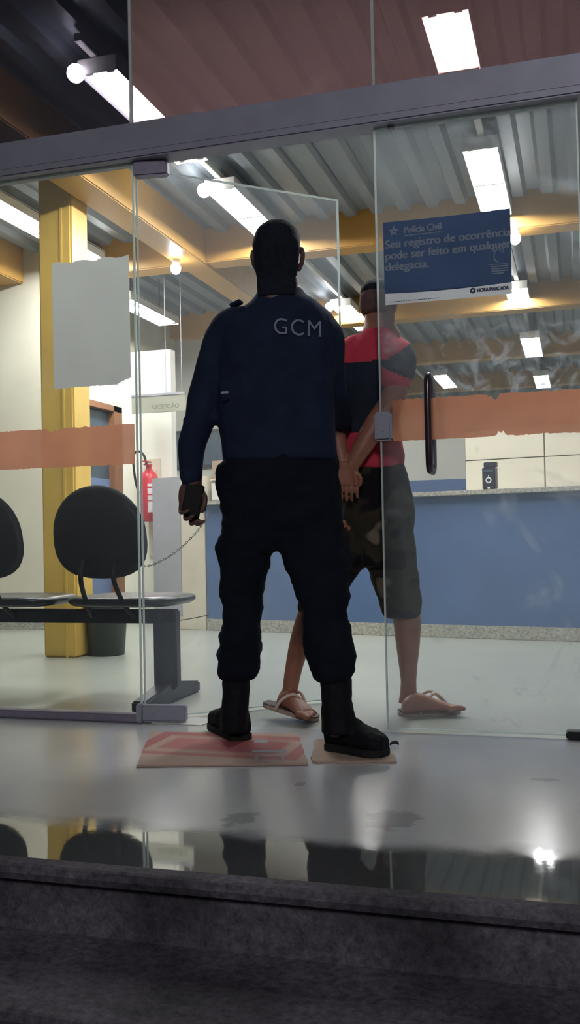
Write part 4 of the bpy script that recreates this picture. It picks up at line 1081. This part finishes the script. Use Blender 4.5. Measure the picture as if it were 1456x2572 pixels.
# legs
kneeL, ankL = P(797, 1500, 3.84), P(728, 1735, 3.84)
tube(mb, smooth_path([P(900, 1320, MD), P(850, 1410, 3.83), kneeL, P(760, 1590, 3.845), P(737, 1680, 3.84), ankL], 4), [pr(v) for v in np.interp(np.linspace(0, 5, 21), range(6), (50, 44, 34, 28, 22, 19))], 14)
column(mb, [(1330, 935, 1035, MD, .08), (1450, 955, 1045, 3.85, .075), (1530, 983, 1054, 3.875, .062), (1570, 988, 1057, 3.88, .06), (1620, 994, 1054, 3.885, .055), (1670, 1001, 1048, 3.89, .045), (1710, 1006, 1045, 3.895, .038), (1740, 1004, 1046, 3.9, .038), (1765, 1000, 1052, 3.9, .036)], 18, 2.05)
def bare_foot(bm, heel, toe, up, width):
    d = (toe-heel); Ln = d.length; d.normalize(); side = up.cross(d).normalized(); up2 = d.cross(side).normalized()
    prof = [(-.02, .4, .03), (.02, .62, .05), (.12, .72, .068), (.25, .7, .078), (.4, .72, .065), (.55, .85, .05), (.7, 1, .038), (.8, .98, .028)]
    loft(bm, [ring(heel+d*(t*Ln)+up2*(h/2), side*width*w, up2*h/2, 16, 2.3) for t, w, h in prof])
    for k in range(5):
        o_ = (k-2)/2.0; ln = (1.0, .99, .95, .9, .84)[k]
        p = heel+d*(.76*Ln)+side*width*.8*o_+up2*.013; q = heel+d*(ln*Ln)+side*width*.86*o_+up2*.011
        finger(bm, [p, (p+q)/2+up2*.004, q], .013 if k == 0 else .0095)
    return d, side, up2
SZ = .02
fr_h, fr_t = at(1003, 1794, 'Z', SZ), at(1106, 1789, 'Z', SZ)
dR = (fr_t-fr_h); 
upv = Vector((0, 0, 1))
bare_foot(mb, fr_h+Vector((.01, .03, .002)), fr_h+Vector((.01, .03, .002))+dR.normalized()*.235, upv, .045)
# trailing foot: heel lifted, toes still on the sandal
ft_t = at(786, 1808, 'Z', .022); hh0 = P(706, 1772, 3.86)
bare_foot(mb, hh0+Vector((.0, .0, -.0)), ft_t, (upv+FH*-.0).normalized(), .043)
tube(mb, [ankL, P(722, 1752, 3.85), P(716, 1768, 3.855)], [pr(19), pr(24), pr(24)], 14)
man = remeshed('person', mb, M['skin'], .0038, None, 3)
tag(man, 'person in red and black shirt, dark shorts and flip-flops, hands behind back', 'person')
bm = BM(); hair_cap(bm, W2, r2_, f2_, HS2, .166, .005, .2)
remeshed('hair', bm, M['hair'], .006, man, 2, .0012, 90)
bm = BM(); hair_cap(bm, W2, r2_, f2_, HS2, .065, .0012, .185); remeshed('hair_fade', bm, M['hair_fade'], .006, man, 2)
for sg in (-1, 1):
    bm = BM(); sphere(bm, W2(sg*.032, .088, .118), .012*HS2); link('eye', bm, M['eye'], man, True)
# shirt
sh = BM()
column(sh, [(1178, 846, 1016, MD, .118), (1150, 845, 1015, MD, .12), (1110, 846, 1010, MD, .118), (1060, 850, 1003, MD, .115), (1000, 852, 1003, MD, .118), (950, 852, 1010, MD, .122), (910, 850, 1022, MD, .12), (885, 856, 1024, MD, .11), (862, 872, 1012, MD, .095), (846, 893, 1000, MD, .08), (834, 906, 997, MD, .07), (828, 912, 993, MD, .064)])
tube(sh, smooth_path([P(975, 868, MD), P(1004, 888, MD-.02), P(1001, 925, MD-.06), P(989, 958, MD-.1)], 4), [pr(v) for v in np.interp(np.linspace(0, 3, 13), range(4), (32, 39, 43, 41))], 16)
tube(sh, smooth_path([P(915, 868, MD), P(880, 885, MD-.02), P(858, 930, MD-.04), P(848, 968, MD-.06)], 4), [pr(v) for v in np.interp(np.linspace(0, 3, 13), range(4), (32, 38, 40, 38))], 16)
def px_of(p):
    v = p-CAM; z = v.dot(VF); return 728+FPX*v.dot(VR)/z, 1286-FPX*v.dot(VU)/z
def shirt_fn(c, n):
    x, y_ = px_of(c)
    if c.y > 9: return 0
    # right sleeve
    if x > 958 and 850 < y_ < 972 and (x-958)*.62+(y_-875)*.9 > 34-(.0) and y_ > 868-(x-990)*.12:
        return 0 if y_ > 934 + (x-985)*.42 else 1
    yoke = 912 - (x-860)*.09
    if y_ < yoke: return 0
    if y_ < 1085: return 1
    return 0
remeshed('shirt', sh, [M['shirt_red'], M['shirt_black']], .0075, man, 3, .006, 9, (1, 1, 1.6), fn=shirt_fn)
# shorts
so = BM()
column(so, [(1420, 885, 1010, MD, .085), (1395, 870, 1040, MD, .1), (1340, 866, 1040, MD, .115), (1290, 858, 1039, MD, .122), (1240, 852, 1033, MD, .122), (1190, 850, 1022, MD, .117), (1165, 852, 1016, MD, .112)])
column(so, [(1330, 905, 1041, MD, .1), (1390, 912, 1044, 3.81, .1), (1430, 922, 1049, 3.83, .098), (1470, 936, 1054, 3.85, .096), (1510, 950, 1058, 3.865, .092), (1540, 960, 1054, 3.875, .086), (1549, 966, 1048, 3.877, .08)])
tube(so, smooth_path([P(915, 1300, MD), P(880, 1375, 3.82), P(838, 1440, 3.835), P(800, 1500, 3.845), P(787, 1522, 3.845)], 4), [pr(v) for v in np.interp(np.linspace(0, 4, 17), range(5), (56, 56, 52, 47, 44))], 18)
remeshed('shorts', so, M['shorts'], .0075, man, 3, .006, 10, (1, 1, 1.4))
bm = BM(); tube(bm, smooth_path([P(908, 1385, MD-.09), P(910, 1408, MD-.09), P(911, 1430, MD-.085)]), .003, 6); link('drawstring', bm, M['shirt_black'], man, True)

def flip_flop(heel, toe, n_up, width, lift=None):
    """sole from heel to toe (underside), with Y strap"""
    d = (toe-heel); Ln = d.length; d.normalize(); side = n_up.cross(d).normalized(); up = d.cross(side).normalized()
    out = [(0, .35), (.02, .6), (.1, .76), (.25, .78), (.42, .78), (.6, .95), (.75, 1.05), (.88, .98), (.96, .7), (1, .35)]
    bm = BM(); prism(bm, [heel+d*(t*Ln)+side*width*w for t, w in out]+[heel+d*(t*Ln)-side*width*w for t, w in reversed(out)], up*.017)
    bmesh.ops.bevel(bm, geom=bm.edges[:], offset=.003, segments=1, affect='EDGES')
    o = link('flip_flop', bm, M['sandal_sole'], man)
    bm = BM(); prism(bm, [heel+d*(t*Ln)+side*width*w*.97+up*.0172 for t, w in out]+[heel+d*(t*Ln)-side*width*w*.97+up*.0172 for t, w in reversed(out)], up*.003)
    link('footbed', bm, M['sandal'], o)
    bm = BM(); post = heel+d*(.8*Ln)+up*.022
    for sg in (-1, 1):
        tube(bm, smooth_path([post, post+up*.022-d*.01, heel+d*(.56*Ln)+side*sg*width*.6+up*.085, heel+d*(.38*Ln)+side*sg*width*1.02+up*.055, heel+d*(.3*Ln)+side*sg*width*.9+up*.012]), (.0065), 8)
    link('sandal_strap', bm, M['strap'], o, True)
h_ = at(997, 1800, 'Z', .001)+Vector((0, .035, 0)); dd = Vector((dR.x, dR.y, 0)).normalized()
flip_flop(Vector((h_.x, h_.y, .001)), Vector((h_.x, h_.y, .001))+dd*.255, upv, .05)
t_ = at(792, 1815, 'Z', .001)+Vector((0, .03, 0)); hb_ = P(664, 1796, 3.87)
flip_flop(Vector((hb_.x, hb_.y, .05)), Vector((t_.x, t_.y, .001)), upv, .05)

# ------------------------------------------------------------------ WORLD AND LIGHT
w = bpy.data.worlds.new('night'); sc.world = w; w.use_nodes = True
bg = w.node_tree.nodes['Background']; bg.inputs[0].default_value = (.53, .55, .63, 1); bg.inputs[1].default_value = .075
# unseen area light behind the camera, added as exterior fill
ld = bpy.data.lights.new('exterior_fill', 'AREA'); ld.energy = 170; ld.size = 1.2; ld.color = (.96, .96, 1)
lo = bpy.data.objects.new('exterior_fill', ld); COL.objects.link(lo); lo.location = (1.5, -5, 4.5)
lo.rotation_euler = (Vector((-.8, 3, .8))-Vector(lo.location)).to_track_quat('-Z', 'Y').to_euler()

sc.view_settings.view_transform = 'Standard'; sc.view_settings.look = 'None'
sc.view_settings.exposure = .1; sc.view_settings.gamma = 1
sc.cycles.transparent_max_bounces = 16; sc.cycles.max_bounces = 7; sc.cycles.diffuse_bounces = 3; sc.cycles.glossy_bounces = 4
sc.cycles.sample_clamp_indirect = 6; sc.cycles.caustics_reflective = False; sc.cycles.caustics_refractive = False
sc.cycles.use_denoising = True
